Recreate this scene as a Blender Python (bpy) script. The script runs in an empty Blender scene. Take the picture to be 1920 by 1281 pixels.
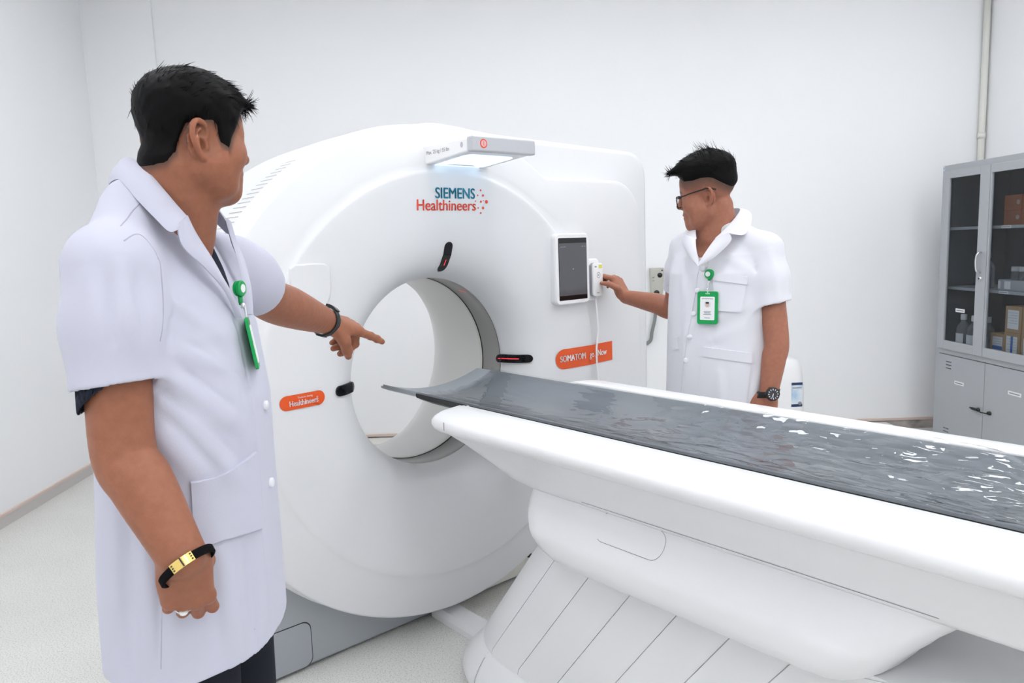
import bpy, bmesh, math, random
import numpy as np
from mathutils import Vector, Matrix
random.seed(7); RNG = np.random.default_rng(7)
SC = bpy.context.scene
COL = SC.collection
PI = math.pi

# ------------------------------------------------------------------ camera
FPX, PITCH, ROLL, YAW, CAMH = 1384.2, 0.13039, 0.034869, 0.053182, 1.40
def _basis():
    c, s = math.cos(PITCH), math.sin(PITCH)
    fw = np.array([0, c, -s]); up = np.array([0, s, c]); rt = np.array([1., 0, 0])
    r = rt*math.cos(ROLL) - up*math.sin(ROLL); u = up*math.cos(ROLL) + rt*math.sin(ROLL)
    cy, sy = math.cos(YAW), math.sin(YAW)
    Rz = np.array([[cy, sy, 0], [-sy, cy, 0], [0, 0, 1]])
    return Rz@r, Rz@u, Rz@fw
CR, CU, CW = _basis()
CAMP = np.array([0, 0, CAMH])
cam = bpy.data.cameras.new('camera'); camo = bpy.data.objects.new('camera', cam); COL.objects.link(camo)
cam.sensor_width = 36; cam.lens = FPX/1920*36; cam.clip_start = 0.05; cam.clip_end = 60
camo.matrix_world = Matrix(((CR[0], CU[0], -CW[0], 0), (CR[1], CU[1], -CW[1], 0), (CR[2], CU[2], -CW[2], CAMH), (0, 0, 0, 1)))
cam.dof.use_dof = True; cam.dof.focus_distance = 1.9; cam.dof.aperture_fstop = 16
SC.camera = camo
def ray(x, y): return CR*(x-960)/FPX - CU*(y-640.5)/FPX + CW
def onplane(x, y, p0, n):
    d = ray(x, y); return CAMP + d*(((np.asarray(p0, float)-CAMP)@n)/(d@n))
def at(x, y, dep): return CAMP + ray(x, y)*dep          # a photo direction at a given distance

# ------------------------------------------------------------------ world, lights, exposure
W = bpy.data.worlds.new('world'); SC.world = W; W.use_nodes = True
W.node_tree.nodes['Background'].inputs[0].default_value = (.92, .96, 1, 1)
W.node_tree.nodes['Background'].inputs[1].default_value = .10
SC.view_settings.view_transform = 'Standard'; SC.view_settings.look = 'None'
SC.view_settings.gamma = 1; SC.view_settings.use_curve_mapping = False
SC.view_settings.exposure = 0.0
SC.cycles.max_bounces = 9; SC.cycles.diffuse_bounces = 5; SC.cycles.glossy_bounces = 4
SC.cycles.transparent_max_bounces = 12; SC.cycles.caustics_reflective = False; SC.cycles.caustics_refractive = False
CEIL = 3.3
LAMP_POWER = 11.9
LAMPS = [(x, y) for y in (3.3, 1.7, .1, -1.5) for x in (-1.3, .6, 2.5)]

# ------------------------------------------------------------------ helpers
def M(name, col, rough=.5, metal=0, spec=.5, emit=None, es=0, alpha=1, trans=0, coat=0, bump=None, sss=0, ior=1.45, sheen=0):
    m = bpy.data.materials.new(name); m.use_nodes = True
    nt = m.node_tree; b = nt.nodes['Principled BSDF']
    b.inputs['Base Color'].default_value = (*col, 1); b.inputs['Roughness'].default_value = rough
    b.inputs['Metallic'].default_value = metal; b.inputs['Specular IOR Level'].default_value = spec
    b.inputs['IOR'].default_value = ior
    b.inputs['Alpha'].default_value = alpha; b.inputs['Transmission Weight'].default_value = trans
    b.inputs['Coat Weight'].default_value = coat; b.inputs['Coat Roughness'].default_value = .08
    b.inputs['Sheen Weight'].default_value = sheen
    if sss:
        b.inputs['Subsurface Weight'].default_value = sss
        b.inputs['Subsurface Radius'].default_value = (.9, .35, .2); b.inputs['Subsurface Scale'].default_value = .006
    if emit: b.inputs['Emission Color'].default_value = (*emit, 1); b.inputs['Emission Strength'].default_value = es
    if bump:
        sc, st, det = bump
        n = nt.nodes.new('ShaderNodeTexNoise'); n.inputs['Scale'].default_value = sc; n.inputs['Detail'].default_value = det
        tc = nt.nodes.new('ShaderNodeTexCoord'); nt.links.new(tc.outputs['Object'], n.inputs['Vector'])
        bp = nt.nodes.new('ShaderNodeBump'); bp.inputs['Strength'].default_value = st; bp.inputs['Distance'].default_value = .01
        nt.links.new(n.outputs[0], bp.inputs['Height']); nt.links.new(bp.outputs[0], b.inputs['Normal'])
    return m
def ramp(nt, fac, stops):
    r = nt.nodes.new('ShaderNodeValToRGB'); e = r.color_ramp.elements
    while len(e) < len(stops): e.new(.5)
    for k, (p, c) in enumerate(stops): e[k].position = p; e[k].color = (*c, 1)
    nt.links.new(fac, r.inputs[0]); return r.outputs[0]
def noise(nt, scale, detail=4, rough=.5, coord='Object', stretch=None):
    tc = nt.nodes.new('ShaderNodeTexCoord'); n = nt.nodes.new('ShaderNodeTexNoise')
    n.inputs['Scale'].default_value = scale; n.inputs['Detail'].default_value = detail; n.inputs['Roughness'].default_value = rough
    src = tc.outputs[coord]
    if stretch:
        mp = nt.nodes.new('ShaderNodeMapping'); mp.inputs['Scale'].default_value = stretch
        nt.links.new(src, mp.inputs[0]); src = mp.outputs[0]
    nt.links.new(src, n.inputs['Vector']); return n.outputs[0]
def bsdf(m): return m.node_tree.nodes['Principled BSDF']

def tag(o, label=None, cat=None, group=None, kind=None):
    if label: o['label'] = label
    if cat: o['category'] = cat
    if group: o['group'] = group
    if kind: o['kind'] = kind
    return o
def empty(name, loc=(0, 0, 0), rz=0, label=None, cat=None, group=None):
    o = bpy.data.objects.new(name, None); COL.objects.link(o); o.location = loc; o.rotation_euler = (0, 0, rz)
    o.empty_display_size = .05
    return tag(o, label, cat, group)
def mesh_obj(name, V, F, mat, parent=None, smooth=True, angle=None, bevel=0, solid=0, subsurf=0, weld=False):
    me = bpy.data.meshes.new(name)
    me.from_pydata([tuple(map(float, v)) for v in V], [], [tuple(f) for f in F]); me.update()
    if weld:
        bm = bmesh.new(); bm.from_mesh(me); bmesh.ops.remove_doubles(bm, verts=bm.verts, dist=1e-5)
        bmesh.ops.recalc_face_normals(bm, faces=bm.faces); bm.to_mesh(me); bm.free()
    if mat: me.materials.append(mat)
    o = bpy.data.objects.new(name, me); COL.objects.link(o)
    if parent: o.parent = parent
    if solid:
        s = o.modifiers.new('solid', 'SOLIDIFY'); s.thickness = solid; s.offset = 0
    if bevel:
        b = o.modifiers.new('bevel', 'BEVEL'); b.width = bevel; b.segments = 3; b.limit_method = 'ANGLE'; b.angle_limit = .6
    if subsurf:
        s = o.modifiers.new('sub', 'SUBSURF'); s.levels = s.render_levels = subsurf
    if smooth:
        me.polygons.foreach_set('use_smooth', [True]*len(me.polygons))
        if angle:
            try: me.set_sharp_from_angle(angle=angle)
            except Exception: pass
    return o
class MB:
    """collects shapes for one mesh object"""
    def __init__(s): s.v = []; s.f = []
    def add(s, V, F):
        n = len(s.v); s.v += [tuple(map(float, p)) for p in V]; s.f += [tuple(i+n for i in q) for q in F]; return s
    def box(s, lo, hi):
        x0, y0, z0 = lo; x1, y1, z1 = hi
        V = [(x0,y0,z0),(x1,y0,z0),(x1,y1,z0),(x0,y1,z0),(x0,y0,z1),(x1,y0,z1),(x1,y1,z1),(x0,y1,z1)]
        return s.add(V, [(0,3,2,1),(4,5,6,7),(0,1,5,4),(1,2,6,5),(2,3,7,6),(3,0,4,7)])
    def loft(s, rings, caps=True, closed=True):
        n = len(rings[0]); V = [p for r in rings for p in r]; F = []
        m = n if closed else n-1
        for i in range(len(rings)-1):
            for j in range(m):
                k = (j+1) % n
                F.append((i*n+j, i*n+k, (i+1)*n+k, (i+1)*n+j))
        if caps:
            F.append(tuple(range(n))[::-1]); F.append(tuple((len(rings)-1)*n+j for j in range(n)))
        return s.add(V, F)
    def lathe(s, prof, center=(0, 0, 0), axis='z', n=48, caps=False):
        rings = []
        for r, h in prof:
            ring = []
            for j in range(n):
                a = 2*PI*j/n; c, d = r*math.cos(a), r*math.sin(a)
                ring.append({'z': (c, d, h), 'y': (c, h, -d), 'x': (h, c, d)}[axis])
            rings.append([tuple(p[k]+center[k] for k in range(3)) for p in ring])
        return s.loft(rings, caps=caps)
    def tube(s, pts, r, n=10, caps=True):
        P = [np.asarray(p, float) for p in pts]; rings = []
        rr = r if hasattr(r, '__len__') else [r]*len(P)
        up = np.array([0.13, .27, 1.])
        for i, p in enumerate(P):
            t = P[min(i+1, len(P)-1)] - P[max(i-1, 0)]; t = t/(np.linalg.norm(t)+1e-12)
            a = np.cross(t, up)
            if np.linalg.norm(a) < .05: a = np.cross(t, np.array([1., 0, 0]))
            a /= np.linalg.norm(a); b = np.cross(t, a); up = -np.cross(t, a) if i == -1 else up
            rings.append([p + rr[i]*(a*math.cos(2*PI*j/n)+b*math.sin(2*PI*j/n)) for j in range(n)])
        return s.loft(rings, caps=caps)
    def grid(s, fn, nu, nv):
        V = [fn(i/nu, j/nv) for i in range(nu+1) for j in range(nv+1)]
        F = [(i*(nv+1)+j, (i+1)*(nv+1)+j, (i+1)*(nv+1)+j+1, i*(nv+1)+j+1) for i in range(nu) for j in range(nv)]
        return s.add(V, F)
    def build(s, name, mat, parent=None, **k): return mesh_obj(name, s.v, s.f, mat, parent, **k)
def rrect(w, h, r, n=6, cx=0, cy=0):
    out = []
    for (sx, sy, a0) in ((1, 1, 0), (-1, 1, PI/2), (-1, -1, PI), (1, -1, 1.5*PI)):
        for k in range(n+1):
            a = a0 + PI/2*k/n
            out.append((cx+sx*(w/2-r)+r*math.cos(a), cy+sy*(h/2-r)+r*math.sin(a)))
    return out
def spline(pts, n):
    P = np.asarray(pts, float); m = len(P); out = []
    for k in range(n):
        t = k/(n-1)*(m-1); i = min(int(t), m-2); f = t-i
        p0 = P[max(i-1, 0)]; p1 = P[i]; p2 = P[i+1]; p3 = P[min(i+2, m-1)]
        out.append(.5*((2*p1)+(-p0+p2)*f+(2*p0-5*p1+4*p2-p3)*f*f+(-p0+3*p1-3*p2+p3)*f**3))
    return out
def text_mesh(s, size, fn, name, mat, parent, align='CENTER', bold=0, xs=1.0, space=1.0):
    """lettering laid on a surface by fn(u, v) -> point"""
    cu = bpy.data.curves.new('txt', 'FONT'); cu.body = s; cu.size = size; cu.align_x = align; cu.align_y = 'CENTER'
    cu.space_character = space; cu.resolution_u = 4
    o = bpy.data.objects.new('txt', cu); COL.objects.link(o)
    dg = bpy.context.evaluated_depsgraph_get(); me0 = o.evaluated_get(dg).to_mesh()
    V, F = [], []
    for dx, dy in (((-bold, 0), (bold, 0), (0, bold*.6), (0, -bold*.6)) if bold else ((0, 0),)):      # bolder strokes
        n = len(V); V += [fn(v.co.x*xs+dx, v.co.y+dy) for v in me0.vertices]; F += [tuple(i+n for i in p.vertices) for p in me0.polygons]
    o.evaluated_get(dg).to_mesh_clear(); bpy.data.objects.remove(o); bpy.data.curves.remove(cu)
    return mesh_obj(name, V, F, mat, parent, smooth=False)

# ------------------------------------------------------------------ materials
m_wall = M('wall_paint', (.93, .935, .95), .6, bump=(60, .03, 3))
m_ceil = M('ceiling_paint', (.88, .88, .89), .7)
m_shell = M('white_shell', (.76, .765, .78), .32, spec=.45)
m_shell2 = M('white_table_shell', (.80, .803, .815), .3, spec=.45)
m_black = M('black_plastic', (.012, .012, .014), .28)
m_blackgl = M('black_glass', (.006, .006, .008), .06)
m_dark = M('dark_gap', (.03, .03, .035), .7)
m_grey = M('grey_base', (.37, .395, .42), .42)
m_cream = M('cream_plastic', (.76, .755, .70), .5)
m_white = M('white_plastic', (.86, .86, .87), .35)
m_paper = M('paper', (.82, .83, .84), .8)
m_chrome = M('chrome', (.75, .75, .76), .15, metal=1)
m_orange = M('orange_label', (.80, .10, .015), .35)
m_green = M('green_plastic', (.0, .32, .075), .3)
m_teal = M('teal_ink', (.01, .22, .33), .4)
m_red = M('red_ink', (.78, .07, .035), .4)
m_laser = M('laser_red', (.5, .02, .02), .4, emit=(1, .05, .08), es=1.2)
m_cart = M('cardboard', (.46, .30, .16), .8)
m_ink = M('grey_ink', (.25, .25, .28), .6)
m_blueink = M('blue_ink', (.03, .16, .5), .5)

# floor: pale speckled vinyl
m_floor = M('speckled_vinyl', (.6, .6, .58), .42, spec=.35)
nt = m_floor.node_tree
n1 = noise(nt, 190, 3, .65); n2 = noise(nt, 3.0, 3)
c1 = ramp(nt, n1, [(.0, (.24, .23, .21)), (.36, (.52, .51, .48)), (.46, (.76, .75, .72)), (.62, (.82, .81, .79)), (.8, (.66, .65, .62))])
mx = nt.nodes.new('ShaderNodeMix'); mx.data_type = 'RGBA'; mx.blend_type = 'MULTIPLY'; mx.inputs['Factor'].default_value = .35
nt.links.new(c1, mx.inputs['A']); nt.links.new(ramp(nt, n2, [(.3, (.86, .86, .85)), (.7, (1, 1, 1))]), mx.inputs['B'])
nt.links.new(mx.outputs['Result'], bsdf(m_floor).inputs['Base Color'])
# skirting tiles, stained
m_skirt = M('skirting_tile', (.5, .45, .42), .6)
nt = m_skirt.node_tree
nt.links.new(ramp(nt, noise(nt, 9, 4), [(.3, (.20, .19, .18)), (.48, (.42, .38, .36)), (.7, (.56, .50, .47))]), bsdf(m_skirt).inputs['Base Color'])
m_skirttop = M('skirting_grout', (.72, .58, .52), .7)
# ================================================================== the room
XL, XR, YF = -2.54, 3.52, -2.6
def yb(x): return 5.25 - .067*(x+.7)           # the far wall runs a little askew
def struct(name, mb, mat, **k): return tag(mb.build(name, mat, smooth=False, **k), kind='structure')
b = MB(); b.box((XL-.2, YF-.2, -.1), (XR+.4, yb(XL)+.3, 0)); struct('floor', b, m_floor)
b = MB(); b.box((XL-.2, YF-.2, CEIL), (XR+.4, yb(XL)+.3, CEIL+.1)); struct('ceiling', b, m_ceil)
b = MB(); b.box((XL-.12, YF-.12, 0), (XL, yb(XL)+.1, CEIL)); struct('wall_left', b, m_wall)
b = MB(); b.box((XR, YF-.12, 0), (XR+.12, yb(XR)+.1, CEIL)); struct('wall_right', b, m_wall)
b = MB(); b.box((XL-.12, YF-.12, 0), (XR+.12, YF, CEIL)); struct('wall_front', b, m_wall)
def wallbox(x0, x1, d0, d1, z0, z1):
    """a box along the far wall, d metres out from it"""
    V = []
    for z in (z0, z1):
        V += [(x0, yb(x0)-d1, z), (x1, yb(x1)-d1, z), (x1, yb(x1)-d0, z), (x0, yb(x0)-d0, z)]
    return V, [(0,3,2,1),(4,5,6,7),(0,1,5,4),(1,2,6,5),(2,3,7,6),(3,0,4,7)]
b = MB(); b.add(*wallbox(XL-.12, XR+.12, -.12, 0, 0, CEIL)); struct('wall_back', b, m_wall)
b = MB(); b.add(*wallbox(XL, -2.06, 0, .025, 0, CEIL)); struct('trim_1', b, m_wall)
b = MB(); b.add(*wallbox(-2.06, XR, 0, .008, 0, .062)); struct('baseboard_back', b, m_skirt)
b = MB(); b.add(*wallbox(-2.06, XR, 0, .014, .062, .078)); struct('trim_2', b, m_skirttop)
m_skirtl = M('pale_skirting', (.60, .57, .55), .6)
b = MB(); b.box((XL, YF, 0), (XL+.008, yb(XL)-.03, .06)); struct('baseboard_left', b, m_skirtl)
b = MB(); b.box((XL, YF, .06), (XL+.012, yb(XL)-.03, .074)); struct('trim_3', b, m_skirttop)
# ceiling light panels
m_glow = M('lit_diffuser', (.9, .9, .9), .5, emit=(.96, .98, 1.0), es=LAMP_POWER)
for i, (x, y) in enumerate(LAMPS):
    e = empty('ceiling_light', (x, y, CEIL), 0, 'white square ceiling light panel set flush in the ceiling', 'ceiling light', 'ceiling light panels')
    f = MB()
    for a in ((-.32, -.32, .32, -.30), (-.32, .30, .32, .32), (-.32, -.30, -.30, .30), (.30, -.30, .32, .30)):
        f.box((a[0], a[1], -.03), (a[2], a[3], 0))
    f.build('frame', m_white, e, smooth=False)
    d = MB(); d.box((-.30, -.30, -.018), (.30, .30, -.002)); d.build('diffuser', m_glow, e, smooth=False)
# cable trunking lying in front of the far wall
e = MB()
for (x0, x1) in ((-1.9, 1.2), (1.2, 2.92)):
    e.add(*wallbox(x0+.002, x1-.002, .02, .178, .0, .055))
o = e.build('cable_trunking', m_cream, smooth=False, bevel=.006)
tag(o, 'long cream cable trunking on the floor along the far wall', 'cable trunking')
# vertical pipe in the far right corner
e = empty('wall_conduit', (XR-.03, yb(XR-.03)-.03, 0), 0, 'slim cream conduit pipe running up the corner above the grey cabinet', 'pipe')
b = MB(); b.tube([(0, 0, 0.0), (0, 0, 1.98), (0, 0, CEIL)], .021, 14); b.build('pipe', m_cream, e)
b = MB(); b.lathe([(.021, -.02), (.0245, -.02), (.0245, .02), (.021, .02)], (0, 0, 2.02), n=20); b.build('coupling', m_cream, e)
# wall phone handset on the far wall, seen past the scanner
px = 1.262; e = empty('wall_phone', (px+.035, yb(px), 1.01), math.atan(-.067), 'beige wall telephone handset hanging on the far wall behind the scanner', 'telephone')
b = MB()
ring = lambda w, y, z: [(w*a, y-.022*bb, z) for a, bb in rrect(2, 2, .5, 3)]
b.loft([ring(.038, -.024, .0), ring(.042, -.026, .03), ring(.046, -.028, .12), ring(.05, -.028, .17), ring(.048, -.026, .195)])
m_beige = M('beige_plastic', (.52, .52, .46), .45)
b.build('body', m_beige, e, bevel=.003)
b = MB(); b.lathe([(0, -.052), (.016, -.052), (.018, -.049), (.018, -.04)], (.018, 0, .145), 'y', 20); b.build('speaker_hole', m_black, e)
b = MB(); b.lathe([(0, -.052), (.005, -.052), (.005, -.045)], (.034, 0, .178), 'y', 12); b.build('lamp', m_black, e)
b = MB(); b.box((-.034, -.053, .128), (-.02, -.047, .134)); b.box((-.034, -.053, .105), (-.02, -.047, .109)); b.build('key', m_ink, e)
b = MB(); b.lathe([(0, -.053), (.018, -.053), (.02, -.05), (.02, -.04)], (-.005, 0, .022), 'y', 20); b.build('button', m_black, e)
b = MB(); b.tube(spline([(-.02, -.03, .0), (-.012, -.035, -.08), (-.016, -.035, -.16), (-.036, -.03, -.25), (-.05, -.02, -.32), (-.12, -.012, -.35)], 40), .012, 8)
b.build('cord', M('grey_cord', (.25, .27, .26), .5), e)
# black mains plug on the far wall
px = 1.40; e = empty('mains_plug', (px, yb(px), .30), math.atan(-.067), 'black mains plug and cable in the far wall socket beside the white coat', 'plug')
b = MB(); b.box((-.04, -.012, -.04), (.04, 0, .04)); b.build('socket_plate', m_white, e, bevel=.004)
b = MB(); b.tube([(0, -.012, 0), (0, -.05, 0)], [.02, .012], 12); b.build('plug', m_black, e)
b = MB(); b.tube(spline([(0, -.045, 0), (-.03, -.08, -.01), (-.09, -.09, -.05), (-.16, -.11, -.12), (-.2, -.10, -.232)], 24), .006, 8); b.build('cable', m_black, e)
# ================================================================== the scanner
GP = np.array([-.44617131, 2.4905163, 0.]); GANG = math.atan2(.6143306, .78904874)
GXV = np.array([.78904874, .6143306, 0]); TYV = np.array([.6143306, -.78904874, 0])
def gw(x, s, z): return GP + GXV*x + TYV*s + np.array([0, 0, z])      # scanner frame -> world; s points out of the front face
AX, AZ = .365, .945                       # bore axis
gan = empty('ct_scanner', tuple(GP), GANG, 'large white ring-shaped CT scanner standing in front of the far wall', 'scanner')
def G(x, s, z): return (x, -s, z)         # local coordinates under the scanner's empty
def smin(a, b, k):
    h = np.clip(.5+.5*(b-a)/k, 0, 1); return b*(1-h)+a*h-k*h*(1-h)
def cast_out(th, sd, lo=.5, hi=1.6):
    c, s = math.cos(th), math.sin(th)
    for _ in range(40):
        m = .5*(lo+hi)
        if sd(m*c, m*s) < 0: lo = m
        else: hi = m
    return lo
def sd_rbox(x, y, x0, x1, y0, y1, r):
    cx, cy, hx, hy = (x0+x1)/2, (y0+y1)/2, (x1-x0)/2-r, (y1-y0)/2-r
    dx, dy = abs(x-cx)-hx, abs(y-cy)-hy
    return math.hypot(max(dx, 0), max(dy, 0))+min(max(dx, dy), 0)-r
def sd_front(x, y): return min(math.hypot(x, y)-.872, sd_rbox(x, y, -.1, 1.085, -.66, .712, .17))
def sd_body(x, y):
    top = .905 - .03*max(x, 0)
    return float(smin(math.hypot(x, y)-.885, sd_rbox(x, y, -.05, 1.215, -.80, top-.02, .11), .05))
NT = 288
TH = [2*PI*i/NT for i in range(NT)]
RF = [cast_out(t, sd_front) for t in TH]; RB = [cast_out(t, sd_body) for t in TH]
def face_s(r, R):
    """depth of the front cover at radius r, outer edge R"""
    pts_r = [.345, .350, .358, .372, .395, .43, .48, .54, .60, .66, .708, .716, .724]
    pts_s = [.000, .020, .042, .068, .092, .115, .132, .143, .149, .152, .153, .150, .145]
    if r <= .724: return float(np.interp(r, pts_r, pts_s))
    return .145 - .033*((r-.724)/max(R-.724, .12))**1.4
def front_s(x, z):
    r = math.hypot(x-AX, z-AZ); th = math.atan2(z-AZ, x-AX) % (2*PI)
    return face_s(r, RF[int(th/(2*PI)*NT) % NT])
def front_top(x, z): return max(front_s(x+dx, z) for dx in (-.014, -.007, 0, .007, .014))     # bridges the crease
radii = [.345, .347, .350, .354, .358, .364, .372, .383, .395, .412, .43, .455, .48, .51, .54, .57, .60, .63, .66, .69, .705, .711, .717, .724]
b = MB(); rings = []
for k in range(len(radii)+12):
    ring = []
    for t, R in zip(TH, RF):
        if k < len(radii): r = radii[k]; s = face_s(r, R)
        else:
            q = (k-len(radii)+1)/12
            if q <= .6: r = .724+(R-.014-.724)*q/.6; s = face_s(r, R)
            else:
                a = (q-.6)/.4*PI/2; e0 = face_s(R-.014, R)
                r = R-.014+.014*math.sin(a); s = e0-.014*(1-math.cos(a))
        ring.append(G(AX+r*math.cos(t), s, AZ+r*math.sin(t)))
    rings.append(ring)
rings.append([G(AX+R*math.cos(t), .03, AZ+R*math.sin(t)) for t, R in zip(TH, RF)])
b.loft(rings, caps=False); b.build('front_cover', m_shell, gan)
# housing: shell behind the cover
b = MB(); rings = []
prof = [(-.03, .045), (-.004, .038), (0, .020), (.0, -.02), (.0, -.2), (-.006, -.45), (-.03, -.68), (-.06, -.735), (-.10, -.75)]
rings.append([G(AX+.6*math.cos(t), .045, AZ+.6*math.sin(t)) for t in TH])
for dr, s in prof: rings.append([G(AX+(R+dr)*math.cos(t), s, max(.012, AZ+(R+dr)*math.sin(t))) for t, R in zip(TH, RB)])
rings.append([G(AX+.55*math.cos(t), -.75, AZ+.55*math.sin(t)) for t in TH])
b.loft(rings, caps=False); b.build('housing', m_shell, gan)
# bore
b = MB(); b.lathe([(.352, -.135), (.350, -.14), (.350, -.30), (.354, -.38), (.37, -.46), (.41, -.55), (.465, -.64), (.53, -.71), (.55, -.745)], (AX, 0, AZ), 'y', 128)
for i, v in enumerate(b.v): b.v[i] = (v[0], -v[1], v[2])
b.build('bore_tunnel', m_cream if False else M('bore_white', (.83, .83, .81), .35), gan)
def ringy(prof, name, mat, n=128):
    b = MB(); b.lathe([(r, -s) for r, s in prof], (AX, 0, AZ), 'y', n); return b.build(name, mat, gan)
ringy([(.345, .001), (.3465, -.012), (.348, -.014)], 'bore_rim', m_shell)
ringy([(.349, -.013), (.353, -.014), (.353, -.017), (.349, -.018)], 'rim_seam', m_dark)
ringy([(.350, -.017), (.352, -.02), (.352, -.125), (.350, -.128)], 'laser_ring', M('taupe_ring', (.33, .325, .31), .3))
ringy([(.349, -.127), (.3535, -.128), (.3535, -.134), (.3495, -.135)], 'ring_seam', m_dark)
ringy([(.350, -.134), (.3475, -.137), (.3475, -.142), (.350, -.146)], 'inner_lip', m_cream)
# faint laser marks on the ring
b = MB()
for a in (52,):
    t = math.radians(a)
    V = []
    for ds, da in ((-.05, -.2), (-.05, .2), (-.085, .2+2.2), (-.085, -.2+2.2)):
        tt = t+math.radians(da); V.append(G(AX+.3512*math.cos(tt), ds, AZ+.3512*math.sin(tt)))
    b.add(V, [(0, 1, 2, 3)])
b.build('laser_mark', m_laser, gan, smooth=False)
# plinth: grey left half with a hatch, white right half
b = MB(); P0 = [(-.50, .0), (.365, .0), (.365, -.70), (-.50, -.70)]
rings = [[G(x, s, z) for x, s in P0] for z in (.012, .30, .44)]
b.loft(rings); b.build('plinth', m_grey, gan, smooth=False, bevel=.01)
b = MB(); b.loft([[G(x, s, z) for x, s in [(.366, 0), (1.30, 0), (1.30, -.70), (.366, -.70)]] for z in (.012, .44)])
b.build('white_plinth', m_cream, gan, smooth=False, bevel=.01)
b = MB(); b.loft([[G(x, s, z) for x, s in [(-.47, -.03), (1.27, -.03), (1.27, -.66), (-.47, -.66)]] for z in (.0, .02)])
b.build('plinth_foot', m_dark, gan, smooth=False)
def hatch(grow, s, name, mat):
    b = MB(); pts = [(x, z) for x, z in rrect(.42+2*grow, .155+2*grow, .03, 6, -.39, .092)]
    pts = [(min(x, 9), max(z, .0145)) for x, z in pts]
    b.loft([[G(x, -.002, z) for x, z in pts], [G(x, s, z) for x, z in pts]]); b.build(name, mat, gan, smooth=False)
hatch(.003, .0008, 'hatch_gap', m_dark); hatch(0, .0022, 'plinth_hatch', m_grey)
b = MB(); b.lathe([(0, .02), (.01, .018), (.013, .0), (.013, -.02)], (0, 0, 0), 'y', 14)
b.v = [(v[0]+.80, -v[1]-.012, v[2]+.10) for v in b.v]; b.build('plinth_latch', m_black, gan)
# cooling slits in the side shell
b = MB()
for i in range(17):
    t = math.radians(144.2-21*i/16); R = .8856
    for q in range(1):
        s0, s1 = -.10+.0025*i, .015
        u = (-math.sin(t)*.0019, math.cos(t)*.0019)
        V = [G(AX+R*math.cos(t)+sg*u[0], s, AZ+R*math.sin(t)+sg*u[1]) for s, sg in ((s0, -1), (s1, -1), (s1, 1), (s0, 1))]
        b.add(V, [(0, 1, 2, 3)])
b.build('cooling_slits', M('slit_shadow', (.46, .45, .44), .8), gan, smooth=False)
# things laid on the front cover
def patch(outline, name, mat, eps=.0012, parent=None, thick=.0, dome=0):
    """flat outline (x, z) laid on the front cover, fanned into rings so that it follows the curve"""
    dn = []
    for (x0, z0), (x1, z1) in zip(outline, outline[1:]+outline[:1]):
        m_ = max(1, int(math.hypot(x1-x0, z1-z0)/.006)); dn += [(x0+(x1-x0)*q/m_, z0+(z1-z0)*q/m_) for q in range(m_)]
    outline = dn
    cx = sum(p[0] for p in outline)/len(outline); cz = sum(p[1] for p in outline)/len(outline)
    b = MB(); rings = []
    for k in (.001, .1, .2, .3, .4, .5, .6, .7, .8, .9, .96, 1.0):
        h = eps+thick+dome*(1-k*k)
        rings.append([G(cx+(x-cx)*k, front_top(cx+(x-cx)*k, cz+(z-cz)*k)+h*(1 if k < 1 or thick == 0 else .75), cz+(z-cz)*k) for x, z in outline])
    if thick: rings.append([G(x, front_s(x, z)-.003, z) for x, z in outline])
    b.loft(rings, caps=False); return b.build(name, mat, parent or gan)
def letters(s, size, cx, cz, name, mat, eps=.0016, ang=0, **k):
    ca, sa = math.cos(ang), math.sin(ang)
    def fn(u, v):
        x, z = cx+u*ca-v*sa, cz+u*sa+v*ca; return G(x, front_top(x, z)+eps, z)
    return text_mesh(s, size, fn, name, mat, gan, **k)
letters('SIEMENS', .0515, .397, 1.5815, 'maker_lettering', m_teal, bold=.0012, xs=.90)
letters('Healthineers', .0520, .360, 1.5405, 'brand_lettering', m_red, bold=.0008, xs=.955)
b = MB()
for (dx, dz, r) in ((0, 0, .0065), (-.020, .022, .0045), (-.020, -.022, .005), (-.032, .0, .0042), (-.033, .040, .0036), (-.033, -.040, .0036), (-.050, .022, .003), (-.048, -.022, .003), (-.062, .002, .0025), (-.018, .004, .002)):
    cx, cz = .535+dx*.80, 1.556+dz
    pts = [(cx+r*math.cos(2*PI*j/14), cz+r*math.sin(2*PI*j/14)) for j in range(14)]
    b.add([G(x, front_s(x, z)+.0016, z) for x, z in pts], [tuple(range(14))])
b.build('brand_dots', m_red, gan, smooth=False)
# right orange sticker: round left end, square right end
def sticker(x0, x1, zc, h, rnd_r, tilt=0):
    pts = [(x0+h/2+h/2*math.cos(PI/2+PI*k/10), zc+h/2*math.sin(PI/2+PI*k/10)) for k in range(11)]
    pts += [(x0+h/2+(x1-x0-h/2)*k/6, zc-h/2) for k in range(1, 6)]
    if rnd_r: pts += [(x1-h/2+h/2*math.cos(-PI/2+PI*k/10), zc+h/2*math.sin(-PI/2+PI*k/10)) for k in range(11)]
    else: pts += [(x1, zc-h/2), (x1, zc), (x1, zc+h/2)]
    pts += [(x1-(x1-x0-h/2)*k/6, zc+h/2) for k in range(1, 6)]
    return pts
st = patch(sticker(.872, 1.215, .933, .082, False), 'product_sticker', m_orange)
letters('SOMATOM', .0355, .960, .934, 'sticker_lettering', m_paper, eps=.0055, bold=.0009, xs=.80)
letters('go.', .0355, 1.070, .934, 'sticker_lettering', m_paper, eps=.0055, xs=.80, bold=.0004)
letters('Now', .0365, 1.140, .934, 'sticker_lettering', m_paper, eps=.0055, bold=.0008, xs=.80)
st2 = patch(sticker(-.292, -.138, .951, .045, True), 'welcome_sticker', m_orange)
letters('Thanks for sharing', .0085, -.208, .963, 'sticker_small_print', m_paper, eps=.003, xs=.8)
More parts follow.
